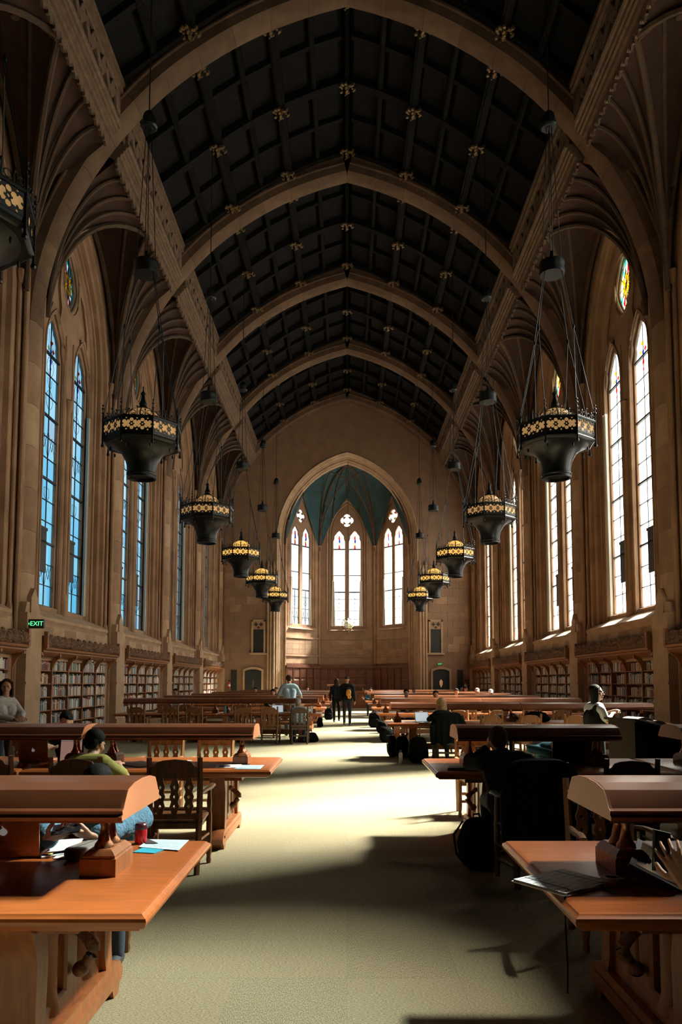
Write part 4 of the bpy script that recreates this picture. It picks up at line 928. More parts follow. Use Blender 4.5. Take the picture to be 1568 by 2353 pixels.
def person(label, root, J, shirt, pants, hair, hs, vox=.015, skin=SKIN, sleeve='long', yaw=0, pitch=0, hands=None, face=False, extra=None, group=None, collar=None, shoes=True, bulk=1.0, glasses=False, bulk_arm=False):
    root = Vector(root); P = thing('person', label, 'person', root, group=group)
    q = {k: Vector(v)-root for k, v in J.items()}
    HM = Matrix.Translation(q['head']) @ Matrix.Rotation(yaw, 4, 'Z') @ Matrix.Rotation(-pitch, 4, 'X')
    b = MB()
    b.ball((0, -.012, .022), (.076, .096, .098), 20, 12); b.capsule((0, .012, -.04), (0, .055, -.082), .056, .032, 14)
    b.capsule((-.035, .045, -.02), (-.02, .06, -.07), .036, .024); b.capsule((.035, .045, -.02), (.02, .06, -.07), .036, .024)
    b.capsule((0, .085, .012), (0, .104, -.026), .010, .016); b.ball((0, .088, -.052), (.026, .014, .010)); b.ball((0, .086, -.064), (.022, .013, .008))
    b.capsule((-.036, .078, .028), (.036, .078, .028), .014, .014); b.ball((0, .072, -.092), (.024, .022, .018))
    for s in (-1, 1): b.ball((s*.078, -.005, -.012), (.010, .022, .034)); b.ball((s*.048, .062, -.022), (.02, .02, .018))
    b.xf(HM)
    b.capsule(q['neck']-V(0, 0, .03), q['head']+V(0, -.01, -.05), .056, .052)
    def torso(m, g, arms=True, low=None):
        k = bulk; c = (q['shL']+q['shR'])/2; ax = (q['shR']-q['shL']).normalized(); ch_ = c.lerp(q['pel'], .28); wa = c.lerp(q['pel'], .72)
        m.capsule(q['shL']+ax*.03, q['shR']-ax*.03, .066*k+g, .066*k+g); m.capsule(q['shL'].lerp(q['neck'], .4), q['shR'].lerp(q['neck'], .4), .068*k+g, .068*k+g)
        m.capsule(c.lerp(q['neck'], .3), q['neck']+V(0, 0, -.02), .075+g, .055+g)
        for s in (-1, 1):
            m.capsule(ch_+ax*s*.085*k, wa+ax*s*.06*k, .100*k+g, .098*k+g); m.capsule(wa+ax*s*.06*k, q['pel']+ax*s*.07*k, .098*k+g, .108*k+g)
    def arms(m, g, part=1.0):
        g += .012 if bulk_arm else 0
        for s in 'LR':
            sh_, el, wr = q['sh'+s], q['el'+s], q['wr'+s]
            m.capsule(sh_, el if part > .5 else sh_.lerp(el, .75), .050+g, (.041 if part > .5 else .046)+g)
            if part > .5: m.capsule(el, el.lerp(wr, .93), .041+g, .029+g*1.2)
    def legs(m, g):
        m.capsule(q['hipL'], q['hipR'], .105+g, .105+g)
        for s in 'LR': m.capsule(q['hip'+s], q['kn'+s], .084+g, .055+g); m.capsule(q['kn'+s], q['an'+s], .054+g, .038+g)
    torso(b, -.02); legs(b, -.018)
    for s in 'LR':
        b.capsule(q['sh'+s], q['el'+s], .045, .037); b.capsule(q['el'+s], q['wr'+s], .038, .025)
        d = (q['wr'+s]-q['el'+s]).normalized(); h_ = (hands or {}).get(s, {})
        hand(b, q['wr'+s]+d*.01, h_.get('d', d), h_.get('n', V(0, 0, -1) if abs(d.z) < .8 else V(-1 if s == 'R' else 1, 0, 0)), h_.get('c', .45), h_.get('t', 1 if s == 'L' else -1), 1.0 if vox < .009 else 1.15)
    obj('body', blob('body', b, vox, skin, 2 if vox < .008 else 3), P)
    m = MB(); torso(m, .012); arms(m, .012, 1.0 if sleeve == 'long' else .4)
    if collar: m.capsule(q['neck']-V(0, 0, .02), q['neck']+V(0, 0, .02), .068, .064)
    obj('shirt' if sleeve == 'short' else 'sweater', blob('top', m, max(vox, .009), shirt), P)
    m = MB(); legs(m, .01); obj('trousers', blob('trousers', m, max(vox, .014), pants), P)
    if shoes:
        for s in 'LR':
            m = MB(); f = (q['kn'+s]-q['hip'+s]); f.z = 0; f = f.normalized() if f.length > .1 else V(math.sin(-yaw), math.cos(yaw), 0)
            if (J.get('dir')): f = Vector(J['dir'])+root-root
            a = q['an'+s]; m.capsule(a+V(0, 0, -.035)-f*.04, a+V(0, 0, -.045)+f*.13, .042, .034); obj('shoe', m.mesh('shoe', mat('shoe_dark', (.03, .03, .035), .6)), P)
    h = MB()
    if hs in ('short', 'crop', 'long', 'bob', 'tied', 'parted'):
        h.ball((0, -.026, .046), (.085, .096, .088), 20, 12); h.ball((0, -.055, -.005), (.075, .060, .080)); h.capsule((-.05, .04, .085), (.05, .03, .085), .02, .02)
        for s in (-1, 1): h.capsule((s*.07, -.01, .04), (s*.072, -.02, .0), .018, .014)
    if hs in ('long', 'bob'):
        L = -.30 if hs == 'long' else -.17
        for s in (-1, -.6, -.2, .2, .6, 1): h.capsule((s*.07, -.05+.03*abs(s), .04), (s*.085, -.07+.035*abs(s), L+.03*abs(s)), .036, .028)
        for s in (-1, 1): h.capsule((s*.078, .015, .07), (s*.092, .0, L+.06), .022, .018)
    if hs == 'parted':
        for s in (-1, -.5, .5, 1): h.capsule((s*.05, -.04, .08), (s*.09, .02, -.10), .03, .022)
    if hs == 'tied': h.ball((0, -.12, .05), .045)
    if hs == 'cap':
        h.ball((0, -.01, .05), (.088, .105, .078), 18, 10); h.capsule((-.05, .10, .035), (.05, .10, .035), .02, .02); h.capsule((-.04, .14, .03), (.04, .14, .03), .014, .014)
    h.xf(HM); obj('cap' if hs == 'cap' else 'hair', blob('hair', h, max(vox*.9, .007), hair), P)
    if face:
        for s in (-1, 1): e_ = MB().ball((s*.030, .086, .006), (.013, .008, .008), 8, 6).xf(HM); obj('eye', e_.mesh('eye', EYE), P)
        obj('mouth', MB().ball((0, .098, -.057), (.024, .006, .008), 8, 5).xf(HM).mesh('mouth', LIP), P)
    if glasses:
        g_ = MB(); [g_.tube([(s*.032+.024*math.cos(a*PI/5), .102, .004+.02*math.sin(a*PI/5)) for a in range(10)], .003, 4, closed=True) for s in (-1, 1)]; g_.tube([(-.01, .102, .006), (.01, .102, .006)], .003, 4)
        for s in (-1, 1): g_.tube([(s*.056, .10, .006), (s*.082, .0, .004)], .003, 4)
        obj('glasses', g_.xf(HM).mesh('glasses', LEAD), P)
    return P, HM, q
def sit(x, y, f, hz, lean, el=None, wr=None, sw=.19, hx=0, tuck=.42, sd=None):
    sd = sd or (.25 if lean < .2 else .175)
    tz = .775; J = {'pel': (x, y, .58), 'neck': (x+hx*.5, y+f*(lean-(.04 if lean >= .2 else 0)), hz-(.15 if lean < .2 else .12)), 'head': (x+hx, y+f*(lean+.07), hz)}
    for s, q in (('L', -1), ('R', 1)):
        J['sh'+s] = (x+q*sw, y+f*(lean-.07), hz-sd); J['hip'+s] = (x+q*.09, y+f*.02, .55); J['kn'+s] = (x+q*.13, y+f*tuck, .54); J['an'+s] = (x+q*.13, y+f*(tuck-.02), .10)
        J['el'+s] = (el or {}).get(s, (x+q*.25, y+f*(lean+.18), tz+.06)); J['wr'+s] = (wr or {}).get(s, (x+q*.12, y+f*(lean+.38), tz+.05))
    return J
def stand(x, y, hz, rz=0, el=None, wr=None, stride=0, sw=.19, lean=0):
    """hz = head centre height, rz = heading (0 = +y)"""
    k = hz/1.62; c, s_ = math.cos(rz), math.sin(rz); R = lambda a, b, z: (x+a*c-b*s_, y+a*s_+b*c, z)
    J = {'pel': R(0, 0, .95*k), 'neck': R(0, .02+lean, hz-.17), 'head': R(0, .04+lean*1.2, hz), 'dir': (-s_, c, 0)}
    for n, q in (('L', -1), ('R', 1)):
        J['sh'+n] = R(q*sw, lean, hz-.25); J['hip'+n] = R(q*.09, 0, .92*k); J['kn'+n] = R(q*.10, .04+q*stride*.5, .50*k); J['an'+n] = R(q*.10, -.03+q*stride*(1 if q > 0 else .9), .09+(.06 if q*stride < 0 else 0))
        J['el'+n] = R(*(el or {}).get(n, (q*.26, -.03, 1.08*k))); J['wr'+n] = R(*(wr or {}).get(n, (q*.25, .10, .86*k)))
    return J
HB = mat('hair_black', (.010, .009, .009), .7, spec=.1, bump=.15, bscale=90); HBR = mat('hair_brown', (.06, .03, .018), .8, spec=.1, bump=.15, bscale=90); HBL = mat('hair_blond', (.55, .34, .16), .45, var=.5, scale=30); HG = mat('hair_grey', (.33, .30, .27), .6)
DENIM = mat('denim_blue', (.085, .20, .29), .9, var=.4, scale=25, bump=.6, bscale=60); LIME = mat('lime_cotton', (.42, .40, .10), .9, var=.15, scale=8); DARKW = mat('dark_wool', (.014, .018, .024), .95, spec=.2)
GREYW = mat('pale_grey_wool', (.52, .51, .50), .95, var=.2, scale=30); LBLUE = mat('light_blue_shirt', (.36, .50, .58), .9, var=.2, scale=10); TEALW = mat('teal_sweater', (.02, .13, .18), .9); JEAN = mat('dark_jeans', (.03, .045, .07), .9); CAMO = mat('camouflage_cloth', (.25, .22, .15), .9, var=.7, scale=18)
GTEE = mat('grey_tee', (.34, .36, .38), .9)
# denim jacket student, front left table (faces the viewer)
J = sit(-1.42, 4.78, -1, 1.00, .30, el={'L': (-1.62, 4.16, .83), 'R': (-1.13, 4.26, .85)}, wr={'L': (-1.49, 3.86, .825), 'R': (-1.26, 3.90, .825)})
person('person with black parted hair in denim jacket bent over a phone, front left table', (-1.42, 4.78, 0), J, DENIM, JEAN, HB, 'parted', .0042, SKIN, yaw=PI, pitch=.85,
       hands={'L': {'d': (.85, -.3, .38), 'n': (.35, .3, .9), 'c': .55, 't': 1}, 'R': {'d': (-.85, -.25, .30), 'n': (-.35, .3, .9), 'c': .6, 't': -1}}, bulk_arm=True)
ph = obj('phone', MB().box(-.068, .068, -.035, .035, -.004, .004).mesh('phone', mat('phone_dark', (.02, .02, .025), .2)), None, (-1.375, 3.80, .885), (.5, -.1, .1)); tag(ph, 'dark phone held by the denim jacket student', 'phone')
# lime shirt
J = sit(-2.32, 6.80, 1, 1.04, .20, el={'L': (-2.60, 7.10, .74), 'R': (-2.04, 7.10, .74)}, wr={'L': (-2.45, 7.42, .81), 'R': (-2.2, 7.42, .81)}, sw=.19, sd=.20)
person('person with short black hair and lime shirt seated at the second left table', (-2.32, 6.84, 0), J, LIME, JEAN, HB, 'short', .008, SKIN, sleeve='short', pitch=.45, yaw=-.35, bulk=1.08)
# man at second right table
J = sit(1.40, 6.62, 1, 1.07, .22, el={'L': (1.10, 6.98, .86), 'R': (1.74, 7.1, .85)}, wr={'L': (1.27, 7.0, 1.0), 'R': (1.55, 7.4, .81)}, sw=.215, hx=-.04)
person('person with short brown hair in black sweater, head propped on hand, second right table', (1.40, 6.62, 0), J, DARKW, JEAN, HBR, 'crop', .008, SKIN, pitch=.45, yaw=-.15, bulk=1.12, hands={'L': {'d': (.25, 0, 1), 'n': (.9, .1, 0), 'c': .35, 't': 1}}, collar=True)
# phone user at the front right table, mostly outside the frame
J = sit(1.75, 2.20, 1, 1.20, .05, el={'L': (1.33, 2.52, .84), 'R': (2.0, 2.6, .86)}, wr={'L': (1.215, 2.76, .885), 'R': (1.8, 2.9, .84)})
person('person in dark green top holding up a phone at the right frame edge', (1.75, 2.20, 0), J, mat('dark_green_cotton', (.03, .06, .05), .9, bump=.5, bscale=30), JEAN, HBR, 'long', .0042, SKIN, pitch=.4, yaw=.2, hands={'L': {'d': (-.35, .40, .85), 'n': (.35, .9, .1), 'c': .5, 't': 1}})
ph = obj('phone', MB().box(-.036, .036, -.004, .004, -.074, .074).mesh('phone', MATS['phone_dark']), None, (1.165, 2.88, .975), (-.25, .25, .25)); tag(ph, 'dark phone with pale rim held up at the right frame edge', 'phone')
obj('rim', MB().tube([(-.035, -.005, -.073), (.035, -.005, -.073), (.035, -.005, .073), (-.035, -.005, .073)], .0022, 4, closed=True).mesh('rim', mat('phone_rim', (.6, .62, .65), .3, metal=.8)), ph)
# teal sweater across the second right table
J = sit(2.42, 9.25, -1, .98, .30, el={'L': (2.08, 8.7, .85), 'R': (2.72, 8.75, .85)}, wr={'L': (2.28, 8.5, .81), 'R': (2.58, 8.5, .81)})
person('person in teal sweater bent behind the dark laptop, second right table', (2.42, 9.25, 0), J, TEALW, JEAN, HB, 'short', .014, SKIN, yaw=PI, pitch=.9)
# blond woman third right table
J = sit(1.95, 15.62, 1, 1.16, .14); person('person with straight blond hair and black coat seated at the third right table', (1.95, 15.62, 0), J, BLACK, JEAN, HBL, 'bob', .014, SKIN, pitch=.2)
J = sit(3.55, 17.62, -1, .97, .40, wr={'L': (3.45, 16.95, .86), 'R': (3.72, 16.95, .88)}); person('person in camouflage top with head lowered at the third right table', (3.55, 17.62, 0), J, CAMO, JEAN, HBR, 'short', .014, SKIN, yaw=PI, pitch=1.0)
# grey haired reader third left table
J = sit(-1.28, 20.40, 1, 1.03, .30, hx=-.05, tuck=.2); person('person with grey hair and pale blue jacket slumped at the third left table', (-1.28, 20.40, 0), J, LBLUE, JEAN, HG, 'short', .016, SKIN, pitch=.7, yaw=.3)
# standing people
J = stand(-5.38, 12, 1.53, -PI/2-.45+PI*0, el={'L': (-.27, .10, 1.10), 'R': (.27, .08, 1.10)}, wr={'L': (-.05, .34, 1.06), 'R': (.10, .33, 1.04)})
person('standing person with dark shoulder-length hair in pale grey sweater by the left wall', (-5.38, 12, 0), J, GREYW, JEAN, HBR, 'bob', .010, SKIN, yaw=-PI+.35, face=True, bulk=1.05)
tag(obj('open_binder', MB().box(-.22, .22, -.15, .15, 0, .012).box(-.2, .2, -.13, .13, .012, .02).mesh('open_binder', mat('paper_white', (.72, .72, .70), .8)), None, (-5.1, 11.75, .98), (.05, .1, -.6)), 'white open binder carried by the grey sweater person', 'binder')
J = stand(3.78, 11.7, 1.44, -PI/2+.25, el={'L': (-.22, .06, 1.02), 'R': (.23, .06, 1.02)}, wr={'L': (-.07, .26, 1.13), 'R': (.06, .27, 1.12)})
wp, HM_, q_ = person('standing person with glasses, long dark hair, grey tee and black vest behind the dictionary stand', (3.78, 11.7, 0), J, GTEE, BLACK, HB, 'long', .010, SKIN2, sleeve='short', yaw=-PI/2-.3, face=True, glasses=True)
vs = MB(); [vs.capsule((0+dx, dy, 1.08), (dx, dy, .86), .125, .12) for dx in (-.03, .03) for dy in (-.07, .07)]
[vs.capsule((0, s*.12, 1.2), (0, s*.10, 1.0), .07, .11) for s in (-1, 1)]; obj('vest', blob('vest', vs, .014, BLACK), wp)
J = stand(0, 28, 1.70, 0, stride=.18, wr={'L': (-.27, .06, .92), 'R': (.28, .12, .92)}, sw=.21)
person('person in black walking away down the aisle with a cap', (0, 28, 0), J, BLACK, DARKW, mat('cap_black', (.02, .02, .022), .8), 'cap', .014, SKIN2, yaw=0, bulk=1.1)
J = stand(-.42, 30.6, 1.63, 0, stride=-.2); person('second person in dark clothes walking just ahead of the man in black', (-.42, 30.6, 0), J, DARKW, BLACK, HBR, 'long', .016, SKIN)
J = stand(-1.72, 22.95, 1.70, .25, el={'L': (-.36, .04, 1.15), 'R': (.36, .05, 1.15)}, wr={'L': (-.42, .30, .98), 'R': (.42, .30, .98)}, lean=.10, sw=.22)
person('standing person in light blue shirt leaning behind the third left table', (-1.72, 22.95, 0), J, LBLUE, JEAN, HBR, 'crop', .012, SKIN, sleeve='short', pitch=.2, bulk=1.12)
# readers farther off: only heads show above the lamps
FAR = [(-2.6, 26.95, -1, HB, 'short', 'black-haired reader behind the fourth left table near the aisle'), (-6.0, 26.9, -1, HB, 'short', 'black-haired reader behind the fourth left table by the wall'),
 (-2.9, 31.4, -1, HBR, 'short', 'brown-haired reader behind the fifth left table'), (-4.3, 36.0, -1, HB, 'crop', 'black-haired reader behind the sixth left table'), (-2.1, 40.6, -1, HBR, 'crop', 'small dark head behind the seventh left table'),
 (1.75, 22.75, -1, HB, 'short', 'dark-haired reader behind the fourth right table, nearest the aisle'), (2.6, 22.6, -1, HBR, 'short', 'brown-haired reader behind the fourth right table, second from the aisle'),
 (2.75, 31.6, -1, HBR, 'short', 'reader behind the sixth right table near the aisle'), (4.6, 27.2, -1, mat('cap_pink', (.75, .45, .40), .8), 'cap', 'reader in a pale pink cap on the right'), (5.1, 27.3, -1, mat('cap_white', (.8, .82, .85), .8), 'cap', 'reader in a white cap on the right'),
 (3.85, 27.1, -1, HBR, 'short', 'brown head beside the pink cap on the right'), (5.6, 36.2, -1, HB, 'short', 'dark head behind the seventh right table by the wall'), (1.1, 36.1, -1, HB, 'crop', 'dark head behind the seventh right table near the aisle'), (6.1, 40.8, -1, HB, 'crop', 'dark head behind the eighth right table by the wall')]
for i, (x, y, f, hc, hs, lb_) in enumerate(FAR):
    J = sit(x, y, f, 1.24+.02*(i % 3), .10); person(lb_, (x, y, 0), J, [DARKW, GREYW, TEALW, LBLUE, BLACK][i % 5], JEAN, hc, hs, .022, [SKIN, SKIN2][i % 2], yaw=PI, pitch=.25)
J = sit(-4.75, 12.4, 1, 1.33, .05)
J = sit(-3.62, 10.05, -1, 1.10, .1); person('black-haired reader whose head shows over the second left lamp before the bookcase', (-3.62, 10.05, 0), J, DARKW, JEAN, HB, 'short', .014, SKIN, yaw=PI, pitch=.5)

# ================================================================ COATS, BAGS
def coat(name, label, x, y, rz, w_=.50, top=1.0, bot=.18, seed=1, d=.16):
    r = random.Random(seed); rows = []
    for i in range(15):
        t = i/14; z = top+.02-(top-bot)*t; row = []
        for k in range(41):
            a = -PI*.03+PI*1.06*k/40; fold = 1+.10*math.sin(k*1.15+seed)*t+.05*math.sin(k*2.7+i*.25)*t
            row.append((math.cos(a)*(w_/2)*(1+.22*math.sin(t*2.4))*(.9+.1*fold), -.235-math.sin(a)**.7*d*(.35+.9*t**.6)*fold if math.sin(a) > 0 else -.235, z+.03*math.sin(k*.5+seed)*t-(.03*abs(math.cos(a))**4 if i == 0 else 0)))
        rows.append(row)
    m = MB().grid(rows)
    m.grid([[(p[0]*.96, -.21, p[2]+.008) for p in rows[0]], rows[0]])
    m.grid([[(p[0]*.96, -.20, p[2]-(.30*q_)) for p in rows[0]] for q_ in (0, .5, 1)])
    T = thing(name, label, 'jacket', (x, y, 0), rz); obj('coat_body', m.mesh('coat_body', mat('jacket_black', (.0045, .009, .010), .9, spec=.12)), T)
    for s in (-1, 1):
        pts = [(s*w_*.5, -.27, top-.05), (s*w_*.60, -.31, top-.22), (s*w_*.62, -.31, top-.42), (s*w_*.58, -.27, top-.60)]
        obj('sleeve', MB().tube(pts, [.05, .062, .055, .05], 10).mesh('sleeve', MATS['jacket_black']), T)
    return T
coat('jacket', 'black jacket draped over the armchair back at the second right table', 1.49, 6.28, .08, .46, .975, .30, 1)
coat('jacket', 'black coat draped over the armchair back at the third right table', 1.98, 15.33, 0, .50, .99, .38, 5)
def sup(m, c, r, e=.45, n=20, k=12):
    f = lambda v: math.copysign(abs(v)**e, v); rows = []
    for i in range(1, k):
        a = -PI/2+PI*i/k; rows.append([(c[0]+r[0]*f(math.cos(a))*f(math.cos(b)), c[1]+r[1]*f(math.cos(a))*f(math.sin(b)), c[2]+r[2]*f(math.sin(a))) for b in [2*PI*j/n for j in range(n)]])
    k0 = len(m.v); m.grid(rows, cu=True); L = len(m.v); m.f += [tuple(range(k0, k0+n))[::-1], tuple(range(L-n, L))]; m.m += [0, 0]; return m
BAGM = mat('bag_black_nylon', (.0035, .004, .0045), .9, bump=.3, bscale=30, spec=.08)
def bag(name, label, x, y, rz, w_, d, h, mt=BAGM, lean=0):
    w_, d, h = w_*.88, d*.88, h*.92
    T = thing(name, label, 'bag', (x, y, 0), (lean, 0, rz)); b = sup(MB(), (0, 0, h/2), (w_/2, d/2, h/2), .5)
    for i, p in enumerate(b.v): t = p[2]/h; k = 1-.45*max(0, t-.35)**1.3; b.v[i] = (p[0]*k+.012*math.sin(p[2]*26), p[1]*k+.015*math.sin(p[2]*17+p[0]*20), p[2])
    obj('bag_body', b.mesh('bag_body', mt), T)
    obj('front_pocket', sup(MB(), (0, -d*.5, h*.32), (w_*.36, d*.16, h*.24), .6).mesh('front_pocket', mt), T)
    obj('handle', MB().tube([(-.04, .02, h*.97), (-.03, .02, h+.03), (.03, .02, h+.03), (.04, .02, h*.97)], .009, 6).mesh('handle', mt), T)
    for s in (-1, 1): obj('strap', MB().tube([(s*w_*.25, d*.42, h*.9), (s*w_*.34, d*.75, h*.6), (s*w_*.34, d*.62, h*.25), (s*w_*.28, d*.42, h*.1)], .015, 6, flat=.5).mesh('strap', mt), T)
    return T
bag('backpack', 'large black backpack standing by the blond woman, tallest of the pair', 1.42, 15.35, .2, .46, .30, .56)
bag('suitcase', 'black upright bag under the aisle end of the third right table', 1.18, 16.35, 0, .36, .28, .50)
bag('backpack', 'slim black bag at the aisle corner of the third right table', .98, 16.6, .3, .24, .24, .50)
bag('backpack', 'black backpack slumped on the floor by the fourth right table', 1.05, 20.6, .4, .40, .30, .44, lean=.15)
bag('backpack', 'black rounded bag on the floor between fourth and fifth right tables', 1.10, 24.3, .1, .42, .34, .42)
bag('backpack', 'big black backpack on the aisle floor by the fifth right table', .98, 27.4, 0, .52, .36, .60)
bag('backpack', 'black bag with strap on the aisle floor by the fifth left table', -.80, 33.0, 0, .44, .34, .56)
bag('handbag', 'small black bag on the aisle floor by the fourth left table', -.98, 27.6, 0, .26, .24, .38)
bag('duffel_bag', 'low black duffel bag beside the dark armchair at the third left table', -.98, 20.7, .3, .46, .30, .28)
bag('backpack', 'black backpack in shadow under the jacket chair, second right table', 1.14, 6.75, .5, .38, .30, .46)
bag('duffel_bag', 'black bag on the third right table among the empty chairs', 4.05, 16.3, .1, .55, .36, .24).location.z = .76
# man's camera-like bright backpack
T = bag('backpack', 'dark backpack with orange patches on the walking person in black', 0.03, 27.80, PI*0, .30, .18, .44); T.location.z = 1.02
obj('orange_patch', sup(MB(), (.02, -.13, .2), (.09, .03, .13), .8).ball((.05, -.13, .05), (.07, .03, .07)).mesh('orange_patch', mat('orange_fabric', (.60, .28, .05), .8, var=.7, scale=20)), T)
bt = thing('water_bottle', 'white steel water bottle on the floor by the third right table', 'bottle', (1.06, 15.22, 0)); obj('bottle_body', MB().lathe([(.034, 0), (.037, .01), (.037, .19), (.022, .225)], n=14).mesh('bottle_body', mat('bottle_white', (.78, .76, .70), .4)), bt); obj('cap', MB().lathe([(.024, .222), (.024, .255), (.018, .26)], n=12).mesh('cap', IRON), bt)

# ================================================================ DICTIONARY STAND, SERVICE DESK, SPHERE, SIGNS
ds = thing('dictionary_stand', 'dark wooden dictionary stand with sloping top, beyond the second right table', 'stand', (4.07, 10.5, 0), .25)
DW = mat('stand_dark_oak', (.025, .014, .009), .7, spec=.1)
obj('stand_body', MB().prism([(-.36, 0), (.36, 0), (.36, .90), (-.36, 1.08)], -.30, .30, 'y').mesh('stand_body', DW), ds)
obj('stand_top', MB().prism([(-.39, 1.09), (.42, .885), (.42, .915), (-.39, 1.12)], -.36, .36, 'y').mesh('stand_top', DW), ds); obj('panel', MB().box(-.30, .30, -.315, -.3, .08, .78).mesh('panel', DW), ds)
PAPER = MATS['paper_white']
def book_open(name, label, cat, loc, rot, w_, h_, th=.02, lines=None, mt=PAPER, cover=(.12, .07, .05)):
    T = thing(name, label, cat, loc); T.rotation_euler = rot
    pg = MB()
    for s in (-1, 1): pg.grid([[(s*w_*t/8, y, th*((.5+.9*math.sin(PI*min(1, .12+t/8*.9))**.7) if not lines else min(1, .6+t*.2))) for t in range(9)] for y in (-h_/2, h_/2)]); pg.box(min(0, s*w_), max(0, s*w_), -h_/2, h_/2, .002, th*.5)
    obj('pages', pg.mesh('pages', mt), T); obj('cover', MB().box(-w_-.006, w_+.006, -h_/2-.006, h_/2+.006, -.002, .002).mesh('cover', mat('cover_'+name, cover, .6)), T)
    if lines:
        ln = MB()
        for s in (-1, 1):
            for k in range(7):
                y = -h_*.42+k*h_*.14; u = (.25, .95); zz = th+.0008
                ln.box(min(s*w_*u[0], s*w_*u[1]), max(s*w_*u[0], s*w_*u[1]), y-.0008, y+.0008, zz-.001, zz)
            ln.box(s*w_*.62-.0022, s*w_*.62+.0022, -h_*.46, h_*.46, th, th+.0015)
        obj('ruled_lines', ln.mesh('ruled_lines', mat('ink_dark', (.03, .035, .04), .6)), T)
    return T
book_open('open_dictionary', 'thick open dictionary lying on the sloping stand', 'book', (4.09, 10.52, 1.035), (0, .215, .25), .24, .36, .05)
bo = book_open('planner_notebook', 'open ruled planner with black lines and hanging ribbon, front right table', 'notebook', (.905, 3.26, .765), (0, 0, .62), .155, .27, .010, True, cover=(.55, .50, .48))
obj('ribbon', MB().tube([(-.12, -.13, .004), (-.165, -.14, .0), (-.172, -.145, -.1), (-.170, -.15, -.25), (-.174, -.15, -.36)], .004, 4).mesh('ribbon', BLACK), bo)
dk = thing('service_desk', 'long panelled oak service desk at the far end of the aisle', 'desk', (.22, 48.0, 0))
m = MB().box(-1.25, 1.25, -.35, .35, .08, .98); obj('desk_body', m.mesh('desk_body', OAK), dk); obj('desk_top', MB().box(-1.35, 1.35, -.42, .42, .98, 1.06).mesh('desk_top', WOOD), dk)
for k in range(6): obj('panel', MB().add([(-1.2+k*.4+.03, -.352, .15), (-1.2+k*.4+.37, -.352, .15), (-1.2+k*.4+.37, -.352, .9), (-1.2+k*.4+.03, -.352, .9), (-1.2+k*.4+.07, -.375, .2), (-1.2+k*.4+.33, -.375, .2), (-1.2+k*.4+.33, -.375, .85), (-1.2+k*.4+.07, -.375, .85)], [(0, 1, 5, 4), (1, 2, 6, 5), (2, 3, 7, 6), (3, 0, 4, 7), (4, 5, 6, 7)]).mesh('panel', OAK, 0), dk)
obj('plinth', MB().box(-1.3, 1.3, -.38, .38, 0, .08).mesh('plinth', OAK), dk)
lamp(-1.25, 1.15, 48.0, 'copper lamp over the service desk at the far end of the aisle').location.z = .30
sph = thing('armillary_sphere', 'gilded ring globe hanging in the chancel arch', 'globe', (.06, 49.3, 5.35)); RG = mat('globe_gilt', (.8, .68, .42), .3, metal=.5)
for k, (ax, a) in enumerate((('X', 0), ('X', PI/2), ('Y', PI/2), ('X', .7), ('Y', .9))):
    obj('ring', MB().tube([(.40*math.cos(t*PI/16), .40*math.sin(t*PI/16), 0) for t in range(32)], .022, 5, closed=True).xf(Matrix.Rotation(a, 4, ax)).mesh('ring', RG if k != 1 else IRON), sph)
obj('globe', MB().ball((0, 0, 0), .25, 24, 16).mesh('globe', mat('globe_pale_glow', (.45, .48, .38), .4, var=.4, scale=5, emit=(.9, .95, .8), es=.15)), sph)  # faint glow put into the map globe, which is no lamp
obj('finial', MB().lathe([(.01, -.56), (.05, -.50), (.02, -.44), (.03, -.40)]).mesh('finial', IRON), sph); obj('suspension_cord', MB().tube([(0, 0, .4), (0, 0, 10.8)], .012, 4).mesh('suspension_cord', IRON), sph)
GRN = mat('exit_green', (.1, .8, .4), .5, emit=(.15, 1, .45), es=1.2); SGN = mat('sign_box', (.03, .022, .015), .5)
for nm, loc, rz, k, lb_ in (('exit_sign', (-7.78, 19.0, 3.06), 0, 1, 'green lettered EXIT sign with arrow projecting from the nearest left pier'), ('exit_sign', (5.98, 49.3, 2.78), 0, .8, 'small green EXIT sign over the dark door right of the apse')):
    E_ = thing(nm, lb_, 'sign', loc, rz, sc=(k, k, k)); obj('sign_box', MB().box(-.20, .20, -.04, .04, -.115, .115).mesh('sign_box', SGN), E_)
    obj('letters', text_mesh('EXIT', .16, .004, GRN, Matrix.Translation((.025, -.046, 0)) @ XZ), E_)
    if k == 1: obj('arrow', MB().prism([(-.185, 0), (-.155, .03), (-.155, -.03)], -.048, -.042, 'y').mesh('arrow', GRN), E_); obj('bracket', MB().box(-.36, -.2, -.03, .03, -.07, .06).mesh('bracket', SGN), E_)
for x, w_ in ((-7.62, 'left'), (7.66, 'right')):
    fe = thing('fire_extinguisher', f'red fire extinguisher on the end wall, far {w_} corner', 'extinguisher', (x, 49.35, 1.2)); obj('cylinder', MB().lathe([(.07, 0), (.085, .03), (.085, .38), (.04, .46)], n=12).mesh('cylinder', mat('extinguisher_red', (.55, .04, .03), .4)), fe)
    obj('label_band', MB().lathe([(.087, .14), (.087, .28)], n=12).mesh('label_band', PAPER), fe); obj('valve', MB().box(-.03, .05, -.02, .02, .46, .54).mesh('valve', IRON), fe)

